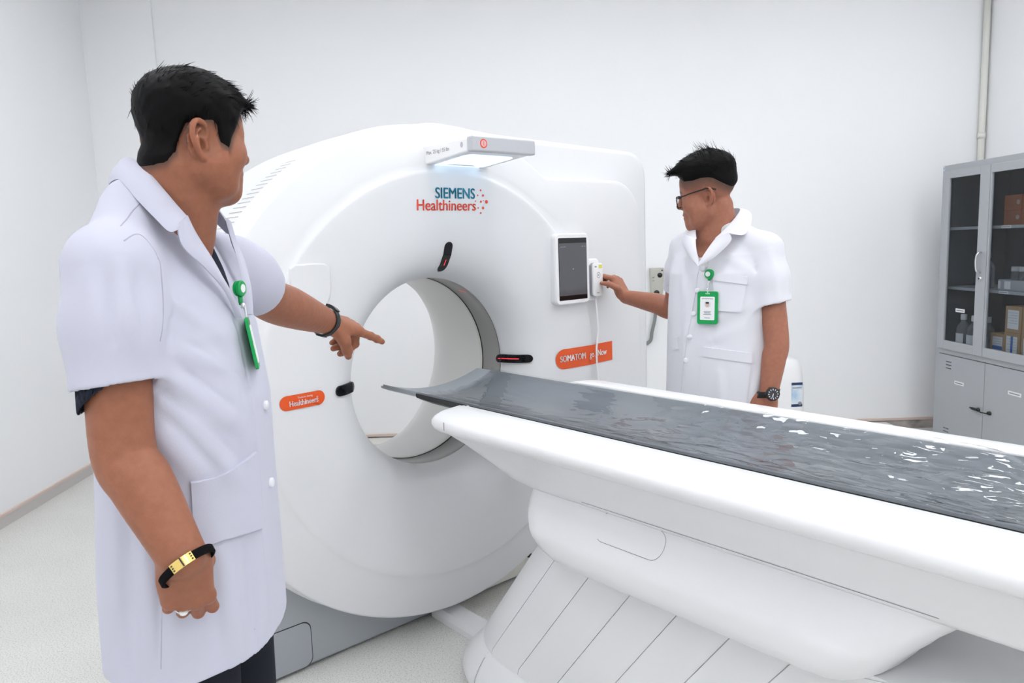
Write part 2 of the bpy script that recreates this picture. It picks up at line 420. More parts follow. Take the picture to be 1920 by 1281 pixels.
letters('Healthineers', .024, -.213, .947, 'sticker_lettering', m_paper, eps=.0042, bold=.0005, xs=.8)
letters('\u00ae', .009, -.1665, .954, 'registered_mark', m_paper, eps=.003, xs=.8)
# laser windows
def pill(cx, cz, w, h, a=0, n=8):
    pts = rrect(w, h, min(w, h)/2*.98, n); ca, sa = math.cos(a), math.sin(a)
    return [(cx+x*ca-z*sa, cz+x*sa+z*ca) for x, z in pts]
def curved_slot(t0, r0, r1, w, bend):
    pts = []
    for k in range(13): q = k/12; pts.append((r0+(r1-r0)*q, -w/2*(1-.35*(1-q))*(math.sin(PI*min(1, q*6+.12)/2))*(1 if q < .9 else math.cos((q-.9)/.1*PI/2*.8)), q))
    up = [(r, t, q) for r, t, q in pts]; dn = [(r, -t, q) for r, t, q in reversed(pts)]
    out = []
    for r, t, q in up+dn:
        th = t0+bend*q; x = AX+r*math.cos(th)-t*math.sin(th)*1.0; z = AZ+r*math.sin(th)+t*math.cos(th)
        out.append((x, z))
    return out
w1 = patch(pill(AX+.0+.012, 1.365, .105, .034, PI/2), 'laser_window', m_blackgl, .0015, thick=.0012)
w2 = patch(pill(.727, .951, .095, .032, 0), 'laser_window', m_blackgl, .0015, thick=.0012)
w3 = patch(pill(-.045, .955, .095, .034, 0), 'laser_window', m_blackgl, .0015, thick=.0012)
patch(pill(.707, .952, .045, .0032, 0), 'laser_beam', m_laser, .0042, parent=w2)
patch(pill(AX+.012, 1.345, .003, .02, 0), 'laser_beam', m_laser, .0042, parent=w1)
# blank round-bottomed cover pad left of the bore
pad = []
for k in range(13): a = PI+PI*k/12; pad.append((-.165+.066*math.cos(a), 1.285+.075*math.sin(a)))
pad += [(-.165+x, 1.285+z) for x, z in ((.066, .05), (.064, .068), (.05, .078), (0, .08), (-.05, .078), (-.064, .068), (-.066, .05))]
patch(pad, 'blank_pad', m_shell, .002, thick=.005)
# tablet screen
e_s = lambda x, z: front_s(x, z)
TXc, TZc = .945, 1.296
mon = MB(); s0 = front_s(TXc, TZc)
ring = lambda w, h, r, s: [G(TXc+x, s+(-.0)*x, TZc+z) for x, z in rrect(w, h, r, 5)]
mon.loft([ring(.186, .272, .02, s0-.02), ring(.194, .28, .022, s0+.012), ring(.194, .28, .022, s0+.020), ring(.186, .272, .02, s0+.026)])
mo = mon.build('screen_housing', m_white, gan, angle=.7)
b = MB(); b.add(ring(.160, .245, .004, s0+.0266), [tuple(range(24))]); b.build('bezel', m_blackgl, mo, smooth=False)
m_scr = M('screen_grey', (.05, .052, .06), .12, emit=(.42, .42, .47), es=.10)
b = MB(); b.add([G(TXc+x, s0+.0272, TZc+z) for x, z in ((-.078, -.104), (.078, -.104), (.078, .102), (-.078, .102))], [(0, 1, 2, 3)])
b.build('display', m_scr, mo, smooth=False)
for (x, z, w, h) in ((0, 0, .007, .0055), (-.055, .088, .03, .002), (.055, .088, .012, .002), (.07, .088, .006, .003)):
    b = MB(); b.add([G(TXc+x+w/2*i, s0+.0277, TZc+z+h/2*j) for i, j in ((-1, -1), (1, -1), (1, 1), (-1, 1))], [(0, 1, 2, 3)])
    b.build('screen_icon', m_ink, mo, smooth=False)
# holder for the hand control
HX, HZ = 1.086, 1.246; hs = front_s(HX, HZ)
b = MB(); ring = lambda w, h, r, s: [G(HX+x, s, HZ+z) for x, z in rrect(w, h, r, 5)]
b.loft([ring(.078, .172, .02, hs-.02), ring(.078, .172, .02, hs+.008), ring(.066, .16, .018, hs+.014)]); b.build('control_holder', m_white, gan, angle=.7)
# overhead lamp tray
LX0, LX1, LZ = .285, .548, 1.712
lam = MB()
def lring(s, dz0, dz1, dx=0): return [G(x, s, LZ+z) for x, z in [(LX0+dx, dz0), (LX1-dx, dz0), (LX1-dx, dz1), (LX0+dx, dz1)]]
lam.loft([lring(.05, -.038, .03), lring(.17, -.034, .028), lring(.372, -.018, .026)])
lt = lam.build('lamp_tray', m_white, gan, smooth=False, bevel=.006)
m_capgrey = M('lamp_end_grey', (.50, .51, .54), .35)
b = MB(); b.loft([lring(.372, -.019, .028, -.002), lring(.402, -.019, .028, -.002)]); b.build('end_cap', m_capgrey, lt, smooth=False, bevel=.005)
b = MB()
for r, s, m_ in ((.0145, .4024, None),):
    b.add([G(LX0+.042+r*math.cos(2*PI*j/24), s, LZ+.005+r*math.sin(2*PI*j/24)) for j in range(24)], [tuple(range(24))])
b.build('stop_symbol', m_red, lt, smooth=False)
b = MB(); b.add([G(LX0+.042+.0105*math.cos(2*PI*j/24), .4028, LZ+.005+.0105*math.sin(2*PI*j/24)) for j in range(24)], [tuple(range(24))])
b.build('symbol_face', M('pink_face', (.72, .42, .42), .4), lt, smooth=False)
b = MB(); b.box((LX0+.041, -.4032, LZ-.002), (LX0+.043, -.4029, LZ+.012)); b.build('symbol_bar', m_red, lt, smooth=False)
m_lamp = M('blue_lamp', (.8, .88, 1), .4, emit=(.55, .78, 1.0), es=1.25)
pts = rrect(.205, .205, .03, 5)
b = MB()
def lunder(x, s): return G((LX0+LX1)/2+x, .235+s, LZ-.0345+.0165*max(0, (.235+s-.17)/.202)-.0012)
b.loft([[lunder(x*.002, z*.002) for x, z in pts], [lunder(x, z) for x, z in pts]], caps=False)
b.build('light_panel', m_lamp, lt, smooth=False)
def side(u, v): return (LX0-.0008, -(.235-u)*1.0, LZ+.004+v)
text_mesh('Max. 25 kg / 55 lbs', .017, lambda u, v: (LX0-.001, -(.215+u), LZ+.001+v), 'tray_lettering', m_ink, lt)
b = MB(); b.add([(LX0-.001, -(.345+.007*math.cos(2*PI*j/16)), LZ+.006+.009*math.sin(2*PI*j/16)) for j in range(16)], [tuple(range(16))])
b.build('tray_button', m_capgrey, lt, smooth=False)
# ------------------------------------------------ hand control held in the right man's hand, with its cable
rc = empty('hand_control', tuple(gw(HX, hs+.014, HZ)), GANG, 'white hand control with grey sides in its holder beside the tablet screen', 'remote control')
ring = lambda w, h, r, s, dz=0: [(x, -s, z+dz) for x, z in rrect(w, h, r, 5)]
b = MB(); b.loft([ring(.054, .128, .014, .0), ring(.060, .138, .016, .006), ring(.060, .138, .016, .020)]); b.build('body', M('control_grey', (.42, .44, .47), .4), rc, angle=.7)
b = MB(); b.loft([ring(.059, .137, .016, .0201), ring(.058, .136, .016, .026), ring(.052, .130, .014, .028)]); b.build('front_shell', m_white, rc, angle=.7)
b = MB(); b.add([(x, -.0284, z) for x, z in ((.002, .046), (.022, .046), (.022, .060), (.002, .060))], [(0, 1, 2, 3)]); b.build('yellow_label', M('yellow', (.72, .68, .08), .5), rc, smooth=False)
b = MB()
for k in range(24):
    a0, a1 = 2*PI*k/24, 2*PI*(k+1)/24
    b.add([(r*math.cos(a), -.0285, .018+r*1.15*math.sin(a)) for r, a in ((.0085, a0), (.0105, a0), (.0105, a1), (.0085, a1))], [(0, 1, 2, 3)])
b.build('key_ring', m_ink, rc, smooth=False); b = MB()
b.add([(.003*math.cos(2*PI*j/12), -.0285, .018+.0032*math.sin(2*PI*j/12)) for j in range(12)], [tuple(range(12))])
b.build('key_dot', m_ink, rc, smooth=False); b = MB()
b.add([(x, -.0285, z) for x, z in ((-.022, .050), (-.010, .050), (-.010, .055), (-.022, .055))], [(0, 1, 2, 3)])
b.build('print_line', m_ink, rc, smooth=False); b = MB()
b.add([(x, -.0285, z) for x, z in ((-.010, -.056), (.004, -.056), (.004, -.053), (-.010, -.053))], [(0, 1, 2, 3)])
b.build('print_line', m_ink, rc, smooth=False)
b = MB()
b.tube(spline([(-.002, -.012, -.066), (-.002, -.014, -.09), (0, -.020, -.2), (-.01, -.018, -.3), (-.002, -.016, -.42), (-.006, -.02, -.55), (.0, -.02, -.7), (.01, .03, -.80)], 60), .0042, 8); b.build('cable', m_white, rc)
# ================================================================== the patient table
TS0 = 1.2
tab = empty('patient_table', tuple(gw(AX, TS0, 0)), GANG, 'white motorised patient table with a grey cradle top reaching into the scanner ring', 'patient table')
def T(w, s, z): return (w, -(s-TS0), z)
def plan(front, hw, rear, L, n=14, p=2.4, Lr=None):
    """plan outline: rounded front end of length L, straight sides, rounded rear"""
    out = []; Lr = L if Lr is None else Lr
    for k in range(n+1):                              # front arc from -w side to +w side
        a = PI*k/n; c, s_ = math.cos(a), math.sin(a)
        w = -hw*math.copysign(abs(c)**(2/p), c); s = front+L*(1-abs(s_)**(2/p))
        out.append((w, s))
    for k in range(1, 6): out.append((hw, front+L+(rear-Lr-front-L)*k/6))
    for k in range(n+1):
        a = PI*k/n; c, s_ = math.cos(a), math.sin(a)
        out.append((hw*math.copysign(abs(c)**(2/p), c), rear-Lr*(1-abs(s_)**(2/p))))
    for k in range(1, 6): out.append((-hw, rear-Lr-(rear-Lr-front-L)*k/6))
    return out
REAR = 2.75
def stack(levels, name, mat, **k):
    b = MB(); b.loft([[T(w, s, z) for w, s in plan(f, hw, r, L, p=p)] for (z, hw, f, r, L, p) in levels])
    return b.build(name, mat, tab, **k)
stack([(.742, .246, .75, REAR-.3, .10, 3), (.750, .252, .705, REAR-.25, .10, 3), (.760, .258, .655, REAR-.2, .11, 3), (.78, .270, .615, REAR-.14, .12, 3), (.81, .288, .56, REAR-.10, .12, 3), (.84, .311, .515, REAR-.06, .12, 3),
       (.862, .332, .488, REAR-.02, .11, 3.2), (.873, .344, .478, REAR, .11, 3.4)], 'underside', m_shell2)
def cz(w): return .882+.044*(abs(w)/.222)**2.0
b = MB(); rl = [(.872, .346, .474, .11, 3.6), (.876, .354, .468, .105, 3.8), (.883, .3615, .463, .10, 4), (.894, .3665, .461, .10, 4), (.906, .3655, .461, .10, 4), (.915, .3575, .463, .10, 4),
    (.922, .338, .468, .09, 4), (.9265, .310, .477, .09, 4), (.929, .275, .492, .08, 4), (.9292, .238, .502, .05, 5), (.925, .2335, .507, .04, 6), (.87, .2335, .508, .04, 6)]
b.loft([[T(w, s, min(z, cz(w)-.014) if abs(w) < .226 else z) for w, s in plan(f, hw, REAR, L, p=p_, n=30)] for (z, hw, f, L, p_) in rl]); b.build('rim', m_shell2, tab)
b = MB(); b.loft([[T(w, s, z) for w, s in [(-.3672, .578), (-.366, .5785), (-.366, .5795), (-.3672, .58)]] for z in (.889, .912)]); b.build('end_cap_seam', m_ink, tab, smooth=False)
# hull under the rim
def hull_plan(front, rear, hw, L): return plan(front, hw, rear, L, p=2.8, Lr=.12)
b = MB(); hl = [(.765, .238, 0.775, 1.93, .10), (.752, .246, 0.750, 1.90, .10), (.748, .2465, 0.748, 1.895, .10), (.747, .2445, 0.749, 1.895, .10), (.746, .2465, 0.748, 1.893, .10),
    (.73, .252, 0.748, 1.87, .10), (.712, .264, 0.751, 1.845, .10), (.69, .279, 0.757, 1.82, .10), (.668, .290, 0.767, 1.795, .10), (.655, .295, 0.775, 1.785, .10), (.650, .2985, 0.778, 1.78, .10),
    (.635, .300, 0.788, 1.765, .10), (.61, .299, 0.811, 1.745, .11), (.588, .292, 0.845, 1.73, .12), (.578, .282, 0.870, 1.72, .12), (.572, .262, 0.900, 1.70, .12), (.570, .23, 0.935, 1.68, .12)]
b.loft([[T(w, s, z) for w, s in hull_plan(f, r, hw, L)] for (z, hw, f, r, L) in hl]); b.build('hull', m_shell2, tab)
# outline of the service cover on the hull
def on_hull(s, z):
    zs = [h[0] for h in hl][::-1]; ws = [h[1] for h in hl][::-1]
    return float(np.interp(z, zs, ws))
cv = [(1.16+x, .715+z) for x, z in rrect(.20, .062, .028, 6)]
sel = [p for p in cv]
b = MB()
pts = sel+[sel[0]]
for i in range(len(pts)-1):
    (s0, z0), (s1, z1) = pts[i], pts[i+1]
    if max(s0, s1) < 1.10 and abs(z1-z0) > .004: continue
    nx, nz = (z1-z0), -(s1-s0); l = math.hypot(nx, nz)+1e-9; nx, nz = nx/l*.0006, nz/l*.0006
    b.add([T(-on_hull(s, z)-.0008, s, z) for s, z in ((s0-nx, z0-nz), (s1-nx, z1-nz), (s1+nx, z1+nz), (s0+nx, z0+nz))], [(0, 1, 2, 3)])
b.build('service_cover_seam', m_ink, tab, smooth=False)
b = MB()
for k in range(30):
    s0, s1 = 1.0+.82*k/30, 1.0+.82*(k+1)/30
    b.add([T(-w_, s, z) for w_, s, z in ((.2554, s0, .7545), (.2554, s1, .7545), (.2564, s1, .7560), (.2564, s0, .7560))], [(0, 1, 2, 3)])
b.build('hull_seam', m_ink, tab, smooth=False)
# slanted telescopic pedestal, a set of overlapping panels
SL = 1.02                                          # slant of the front edge
def ped_front(z): return .385 if z < .155 else (.385+(z-.155)*.74 if z <= .54 else .67+(z-.54)*5)
PANELS = [.0, .17, .31, .45, .59, .73, .87, 1.01]
def ped_ring(z, hw, f, n=40, step=.0):
    """outline; the side walls step outwards a little at each panel joint"""
    L = .30; side = []
    ss = []
    for k in range(n+1): ss.append(L*(1-math.cos(PI/2*k/n)))
    for j in PANELS[1:]:
        if j > L-.02: ss += [j-.0015, j-.0014, j+.0014, j+.0015]
        else: ss += [j-.0015, j-.0014, j+.0014, j+.0015]
    ss += [1.10, 1.16]
    ss = sorted(ss)
    for s in ss:
        q = min(s/L, 1.0); w = hw*(1-(1-q)**2.3)**(1/2.3)
        jn = sum(1 for j in PANELS[1:] if s > j)
        w += .0012*jn
        if any(abs(s-j) < .00145 for j in PANELS[1:]): w -= .004
        side.append((w, f+s))
    return [(-w, s) for w, s in side[::-1]]+[(w, s) for w, s in side[1:]]
b = MB(); rings = []
for z in (.12, .14, .16, .18, .20, .26, .32, .38, .44, .50, .53, .54, .555, .565, .58):
    hw = float(np.interp(z, [.12, .2, .6], [.226, .222, .205]))
    rings.append([T(w, s, z) for w, s in ped_ring(z, hw, ped_front(z))])
b.loft(rings); b.build('pedestal', m_shell2, tab, angle=.5)
# foot
stack([(.0, .225, .36, 1.62, .28, 2.4), (.015, .262, .318, 1.63, .3, 2.4), (.05, .270, .312, 1.63, .3, 2.4), (.08, .266, .325, 1.62, .3, 2.4), (.115, .250, .355, 1.59, .3, 2.4), (.138, .236, .378, 1.55, .3, 2.4), (.142, .228, .385, 1.53, .3, 2.4)], 'foot', m_shell2)
b = MB(); sx = .70
def foot_w(z, s):
    zs, hs, fs = [.0, .015, .05, .08, .115, .138, .142], [.225, .262, .270, .266, .250, .236, .228], [.36, .318, .312, .325, .355, .378, .385]
    hw, f = float(np.interp(z, zs, hs)), float(np.interp(z, zs, fs)); q = min(max((s-f)/.3, 0), 1)
    return hw*(1-(1-q)**2.4)**(1/2.4)
for k in range(8):
    z0, z1 = .142-.0165*k, .142-.0165*(k+1)
    s_ = lambda z: .54-.10*(.142-z)
    b.add([T(-foot_w(z, s_(z)+d)-.001, s_(z)+d, z) for z, d in ((z0, -.0009), (z1, -.0009), (z1, .0009), (z0, .0009))], [(0, 1, 2, 3)])
b.build('foot_seam', m_ink, tab, smooth=False)
# cradle: black tabletop below, grey pad on top
def cz(w): return .882+.044*(abs(w)/.222)**2.0
CW2 = .222
NW = 28
def cradle_ring(s, lift, drop, hw=CW2):
    up = [T(hw*(-1+2*k/NW), s, cz(hw*(-1+2*k/NW))+lift) for k in range(NW+1)]
    dn = [T(hw*(1-2*k/NW), s, cz(hw*(1-2*k/NW))*.999-drop*(1.0 if 0 < k < NW else .8)) for k in range(NW+1)]
    return up+dn
m_pad = M('grey_pad', (.38, .41, .45), .42, spec=.4)
m_carbon = M('black_tabletop', (.015, .016, .018), .3)
b = MB(); b.loft([cradle_ring(s, .0, d) for s, d in ((.225, .012), (.23, .016), (.30, .02), (.6, .022), (REAR-.1, .022))]); b.build('tabletop', m_carbon, tab, angle=.6)
b = MB(); b.loft([cradle_ring(s, 0, d, h) for s, d, h in ((-.005, .006, .214), (.0, .009, .216), (.03, .010, .2165), (.2246, .010, .217))]); b.build('head_end', M('silver_grey', (.33, .35, .375), .28), tab, angle=.6)
b = MB(); b.loft([cradle_ring(s, .006, -.0005, h) for s, h in ((.002, .210), (.006, .2125), (.03, .2135), (.23, .2145), (.7, .2145), (1.3, .2145), (2.0, .2145), (REAR-.12, .2145))]); b.build('pad', m_pad, tab, angle=.6)
# clear film over the pad
m_film = bpy.data.materials.new('clear_film'); m_film.use_nodes = True; nt = m_film.node_tree; nt.nodes.clear()
out = nt.nodes.new('ShaderNodeOutputMaterial'); mixn = nt.nodes.new('ShaderNodeMixShader'); tr = nt.nodes.new('ShaderNodeBsdfTransparent'); gl = nt.nodes.new('ShaderNodeBsdfGlossy')
tr.inputs[0].default_value = (.95, .96, .97, 1); gl.inputs['Roughness'].default_value = .045
lw = nt.nodes.new('ShaderNodeFresnel'); lw.inputs['IOR'].default_value = 1.6
nt.links.new(lw.outputs[0], mixn.inputs[0]); nt.links.new(tr.outputs[0], mixn.inputs[1]); nt.links.new(gl.outputs[0], mixn.inputs[2])
n1 = noise(nt, 5.5, 2, .5, 'Object', (1.3, .8, 1)); n2 = noise(nt, 20, 2, .5, 'Object', (1.2, .6, 1))
def mth(op, a, b_=None):
    m_ = nt.nodes.new('ShaderNodeMath'); m_.operation = op
    for i, v in enumerate((a, b_)):
        if v is None: continue
        if isinstance(v, (int, float)): m_.inputs[i].default_value = v
        else: nt.links.new(v, m_.inputs[i])
    return m_.outputs[0]
crease = mth('ADD', mth('ABSOLUTE', mth('SUBTRACT', n1, .5)), mth('MULTIPLY', mth('ABSOLUTE', mth('SUBTRACT', n2, .5)), .13))
tcf = nt.nodes.new('ShaderNodeTexCoord'); sx_ = nt.nodes.new('ShaderNodeSeparateXYZ'); nt.links.new(tcf.outputs['Object'], sx_.inputs[0])
mr = nt.nodes.new('ShaderNodeMapRange'); mr.inputs['From Min'].default_value = .45; mr.inputs['From Max'].default_value = -.30; mr.inputs['To Min'].default_value = .10; mr.inputs['To Max'].default_value = 1.0; nt.links.new(sx_.outputs['Y'], mr.inputs['Value'])
bp = nt.nodes.new('ShaderNodeBump'); bp.inputs['Strength'].default_value = .9; bp.inputs['Distance'].default_value = .06
nt.links.new(mth('MULTIPLY', crease, mr.outputs[0]), bp.inputs['Height']); nt.links.new(bp.outputs[0], gl.inputs['Normal']); nt.links.new(bp.outputs[0], lw.inputs['Normal'])
nt.links.new(mixn.outputs[0], out.inputs['Surface'])
film = empty('plastic_sheet', tuple(gw(AX, TS0, 0)), GANG, 'clear crinkled plastic film spread over the grey table pad', 'plastic sheet')
def vnoise(x, y, seed=0):
    """smooth value noise"""
    xi, yi = math.floor(x), math.floor(y); fx, fy = x-xi, y-yi
    fx, fy = fx*fx*(3-2*fx), fy*fy*(3-2*fy)
    h = lambda a, c: (math.sin(a*127.1+c*311.7+seed*74.7)*43758.5453) % 1
    return (h(xi, yi)*(1-fx)+h(xi+1, yi)*fx)*(1-fy)+(h(xi, yi+1)*(1-fx)+h(xi+1, yi+1)*fx)*fy
def film_pt(u, v):
    wmax = .2215; w = wmax*(-1+2*v)
    edge = .215-.13*v+.02*vnoise(v*9, 3.3, 2)
    s = edge+(REAR-.14-edge)*u
    amp = .0015+.0035*min(1, max(0, (s-.9)/.6))
    r = abs(vnoise(w*26+s*5, s*7-w*12, 5)-.5)*2; r2 = abs(vnoise(w*60, s*14+w*9, 9)-.5)*2
    h = .0085+amp*(r+.5*r2)
    k = abs(w)/wmax
    if k > .93: h += .001
    if u < .012: h += .014*(1-u/.012)*vnoise(v*22, 1.7, 4)
    return T(w, s, cz(min(abs(w), .2145))+h)
b = MB(); b.grid(film_pt, 330, 64); b.build('film', m_film, film)
# floor cable duct between scanner and table
b = MB(); du = [(-.05, 0), (-.05, .02), (-.035, .04), (.035, .04), (.05, .02), (.05, 0)]
b.loft([[tuple(gw(.36+x, s, z)) for x, z in du] for s in (.0, .42)])
o = b.build('floor_duct', m_shell2, smooth=False); tag(o, 'white floor cable duct running from the scanner foot to the table foot', 'cable duct')
# ================================================================== grey steel cabinet on the right
CX0, CX1, CY1, CY0, CH = 3.033, 3.47, 4.635, 3.50, 1.80        # front faces -X
cab = empty('storage_cabinet', (CX0, CY1, 0), 0, 'grey steel storage cabinet with glazed upper doors by the right wall', 'cabinet')
def K(d, y, z): return (d, y-CY1, z)             # d = depth behind the front plane
m_steel = M('grey_steel', (.42, .44, .465), .42, spec=.4)
m_steel_in = M('dark_steel', (.28, .30, .32), .5)
def kbox(name, mat, d0, d1, y0, y1, z0, z1, parent=None, bevel=.002):
    b = MB(); b.box((d0, y0-CY1, z0), (d1, y1-CY1, z1)); return b.build(name, mat, parent or cab, smooth=False, bevel=bevel)
D = CX1-CX0
b = MB()
for (d0, d1, y0, y1, z0, z1) in ((.022, D, CY1-.02, CY1, 0, CH), (.022, D, CY0, CY0+.02, 0, CH), (.022, D, CY0+.02, CY1-.02, CH-.03, CH), (.022, D, CY0+.02, CY1-.02, .03, .05),
                                 (.022, D, CY0+.02, CY1-.02, .61, .645), (D-.01, D, CY0+.02, CY1-.02, .05, CH-.03), (.0, .022, CY1-.035, CY1, 0, CH), (.0, .022, CY0, CY0+.035, 0, CH),
                                 (.0, .022, CY0+.035, CY1-.035, 1.765, CH), (.0, .022, CY0+.035, CY1-.035, .608, .640), (.0, .022, CY0+.035, CY1-.035, 0, .034)):
    b.box((d0, y0-CY1, z0), (d1, y1-CY1, z1))
b.build('carcass', m_steel, cab, smooth=False)
m_inner_shade = M('interior_shade', (.10, .11, .12), .6)  # added dark panels: the cabinet's inner shade as colour
kbox('back_shade_panel', m_inner_shade, D-.016, D-.0105, CY0+.021, CY1-.021, .65, CH-.031, bevel=0)
kbox('side_shade_panel', m_inner_shade, .03, D-.017, CY1-.026, CY1-.0205, .65, CH-.031, bevel=0)
for z in (1.395, 1.02): kbox('shelf', m_steel, .03, D-.017, CY0+.02, CY1-.027, z, z+.018)
m_pane = bpy.data.materials.new('cabinet_glass'); m_pane.use_nodes = True; nt = m_pane.node_tree; nt.nodes.clear()
out = nt.nodes.new('ShaderNodeOutputMaterial'); mixn = nt.nodes.new('ShaderNodeMixShader'); tr = nt.nodes.new('ShaderNodeBsdfTransparent'); gl = nt.nodes.new('ShaderNodeBsdfGlossy')
tr.inputs[0].default_value = (.78, .80, .82, 1); gl.inputs['Roughness'].default_value = .03; lwp = nt.nodes.new('ShaderNodeLayerWeight'); fr = nt.nodes.new('ShaderNodeMapRange'); fr.inputs['To Min'].default_value = .025; fr.inputs['To Max'].default_value = .35; pw = nt.nodes.new('ShaderNodeMath'); pw.operation = 'POWER'; pw.inputs[1].default_value = 5; nt.links.new(lwp.outputs['Facing'], pw.inputs[0]); nt.links.new(pw.outputs[0], fr.inputs['Value'])
nt.links.new(fr.outputs[0], mixn.inputs[0]); nt.links.new(tr.outputs[0], mixn.inputs[1]); nt.links.new(gl.outputs[0], mixn.inputs[2]); nt.links.new(mixn.outputs[0], out.inputs[0])
YM = 4.176
def gdoor(y0, y1, stile0, stile1, lead):
    b = MB(); zt, zb = 1.764, .642
    for (a, c, z0, z1) in ((y0, y0+stile0, zb, zt), (y1-stile1, y1, zb, zt), (y0+stile0, y1-stile1, zt-.048, zt), (y0+stile0, y1-stile1, zb, zb+.055)):
        b.box((-.018, a-CY1, z0), (.0, c-CY1, z1))
    dr = b.build('glass_door', m_steel, cab, smooth=False, bevel=.002)
    b = MB(); b.box((-.008, y0+stile0-CY1, zb+.055), (-.005, y1-stile1-CY1, zt-.048)); b.build('pane', m_pane, dr, smooth=False)
    return dr
d1 = gdoor(YM+.002, CY1-.036, .083, .058, True); d2 = gdoor(CY0+.036, YM-.002, .06, .012, False)
b = MB(); b.tube(spline([(-.018, 0, .06), (-.04, 0, .052), (-.046, .004, .02), (-.045, .002, -.03), (-.04, 0, -.052), (-.018, 0, -.06)], 24), [.006]*24, 8)
b.v = [(x, y+4.222-CY1, z+1.20) for x, y, z in b.v]; b.build('handle', m_chrome, d1)
b = MB(); b.lathe([(0, -.026), (.011, -.025), (.012, -.018)], (0, 4.22-CY1, 1.105), 'x', 16); b.build('lock', m_chrome, d1)
b = MB(); b.lathe([(0, -.0275), (.005, -.0272), (.005, -.026)], (0, 4.22-CY1, 1.105), 'x', 10); b.build('keyhole', m_black, d1)
def ldoor(y0, y1):
    return kbox('lower_door', m_steel, -.004, .015, y0, y1, .038, .604, bevel=.0015)
l1 = ldoor(YM-.012, CY1-.036); l2 = ldoor(CY0+.036, YM-.016)
def vent(door, yc, zc):
    b = MB()
    for k in (-1, 0, 1): b.box((-.0055, yc-.026-CY1, zc+.021*k-.002), (-.0035, yc+.026-CY1, zc+.021*k+.002))
    b.build('vent_slots', m_dark, door, smooth=False)
vent(l1, 4.495, .540); vent(l1, 4.495, .105); vent(l2, CY0+.14, .540); vent(l2, CY0+.14, .105)
def plate(parent, yc, zc, w, h, d=-.0055, lines=1):
    b = MB(); b.box((d, yc-w/2-CY1, zc-h/2), (d+.001, yc+w/2-CY1, zc+h/2)); o = b.build('label_strip', m_paper, parent, smooth=False)
    b = MB(); b.box((d-.0006, yc-w*.40-CY1, zc-h*.14), (d, yc+w*.40-CY1, zc+h*.14)); b.build('label_print', m_ink, o, smooth=False)
plate(l1, 4.386, .441, .088, .022); plate(l2, 3.912, .469, .10, .022)
plate(d1, 4.40, .898, .085, .022, -.0095)
lab = [o for o in cab.children if o.name.startswith('shelf')]
for sh, y in zip(lab, (4.09, 4.085)): plate(sh, y, {0: 1.404, 1: 1.029}[lab.index(sh)], .075, .016, .0288)
for door, y in ((l1, YM+.022), (l2, YM-.075)):
    b = MB()
    b.lathe([(0, -.02), (.010, -.018), (.013, -.004)], (0, y-CY1, .315), 'x', 14)
    b.tube([(-.018, y-CY1, .315), (-.024, y+(.03 if door is l1 else -.01)-CY1+.0, .317), (-.022, y+(.055 if door is l1 else -.005)-CY1, .318)], [.007, .008, .005], 8)
    b.build('handle', m_black, door)
b = MB(); b.tube([(-.022, YM+.02-CY1, .315), (-.026, YM-.03-CY1, .310), (-.022, YM-.075-CY1, .314)], .004, 8); b.build('latch_bar', m_black, l1)
b = MB(); b.box((-.001, CY1-.016-CY1, CH-.03), (0, -.002, CH-.002)); sk = b.build('corner_sticker', m_paper, cab, smooth=False)
b = MB(); b.box((-.0016, CY1-.012-CY1, CH-.026), (-.001, -.006, CH-.008)); b.build('sticker_print', m_blueink, sk, smooth=False)
# ---------------------------------------------------------------- contents
def W_(d, y, z): return (CX0+d, y, z)
m_clear = M('clear_bottle', (.80, .83, .85), .12, trans=.75, alpha=.55, spec=.5)
def bottle(d, y, z, h, r, label, lab=True):
    e = empty('saline_bottle', W_(d, y, z), 0, label, 'bottle', 'bottles in the cabinet')
    b = MB(); b.lathe([(0, 0), (r*.95, .001), (r, .008), (r, h*.58), (r*.85, h*.68), (r*.42, h*.78), (r*.36, h*.84), (r*.36, h*.86), (0, h*.86)], n=24); b.build('body', m_clear, e)
    b = MB(); b.lathe([(0, h*.84), (r*.44, h*.84), (r*.46, h*.86), (r*.44, h), (0, h)], n=20); b.build('cap', m_white, e)
    if lab:
        b = MB(); b.grid(lambda u, v: (-(r+.0012)*math.cos(-.95+1.9*u), (r+.0012)*math.sin(-.95+1.9*u), h*.12+h*.34*v), 14, 1); b.build('label', m_paper, e)
for k, (d, y, z, h, r, t) in enumerate((
    (.07, 4.475, .646, .22, .040, 'clear saline bottle on the bottom shelf, nearest the left cabinet edge'),
    (.07, 4.375, .646, .22, .040, 'clear saline bottle on the bottom shelf, second from the left cabinet edge'),
    (.09, 4.285, .646, .22, .040, 'clear saline bottle on the bottom shelf behind the middle door post'),
    (.30, 4.13, .646, .31, .042, 'tall clear bottle on the bottom shelf behind the small cardboard box'),
    (.10, 4.33, 1.039, .215, .042, 'clear labelled bottle on the middle shelf behind the left glass door'),
    (.24, 4.055, 1.039, .235, .040, 'clear bottle on the middle shelf behind the row of small vials'))):
    bottle(d, y, z, h, r, t, k not in (3, 5))
m_vialcap = M('vial_cap', (.62, .63, .65), .4)
for k in range(4):
    y = 4.125-.062*k
    e = empty('medicine_vial', W_(.13, y, 1.039+.006), 0, ['small capped vial standing in the grey tray, nearest the door post', 'second small capped vial from the door post in the grey tray', 'third small capped vial from the door post in the grey tray', 'fourth small capped vial from the door post in the grey tray'][k], 'vial', 'vials in the grey tray')
    b = MB(); b.lathe([(0, 0), (.024, 0), (.025, .005), (.025, .09), (.016, .105), (0, .105)], n=18); b.build('body', m_clear, e)
    b = MB(); b.lathe([(0, .1), (.025, .1), (.026, .103), (.025, .128), (0, .128)], n=18); b.build('cap', m_vialcap, e)
b = MB()
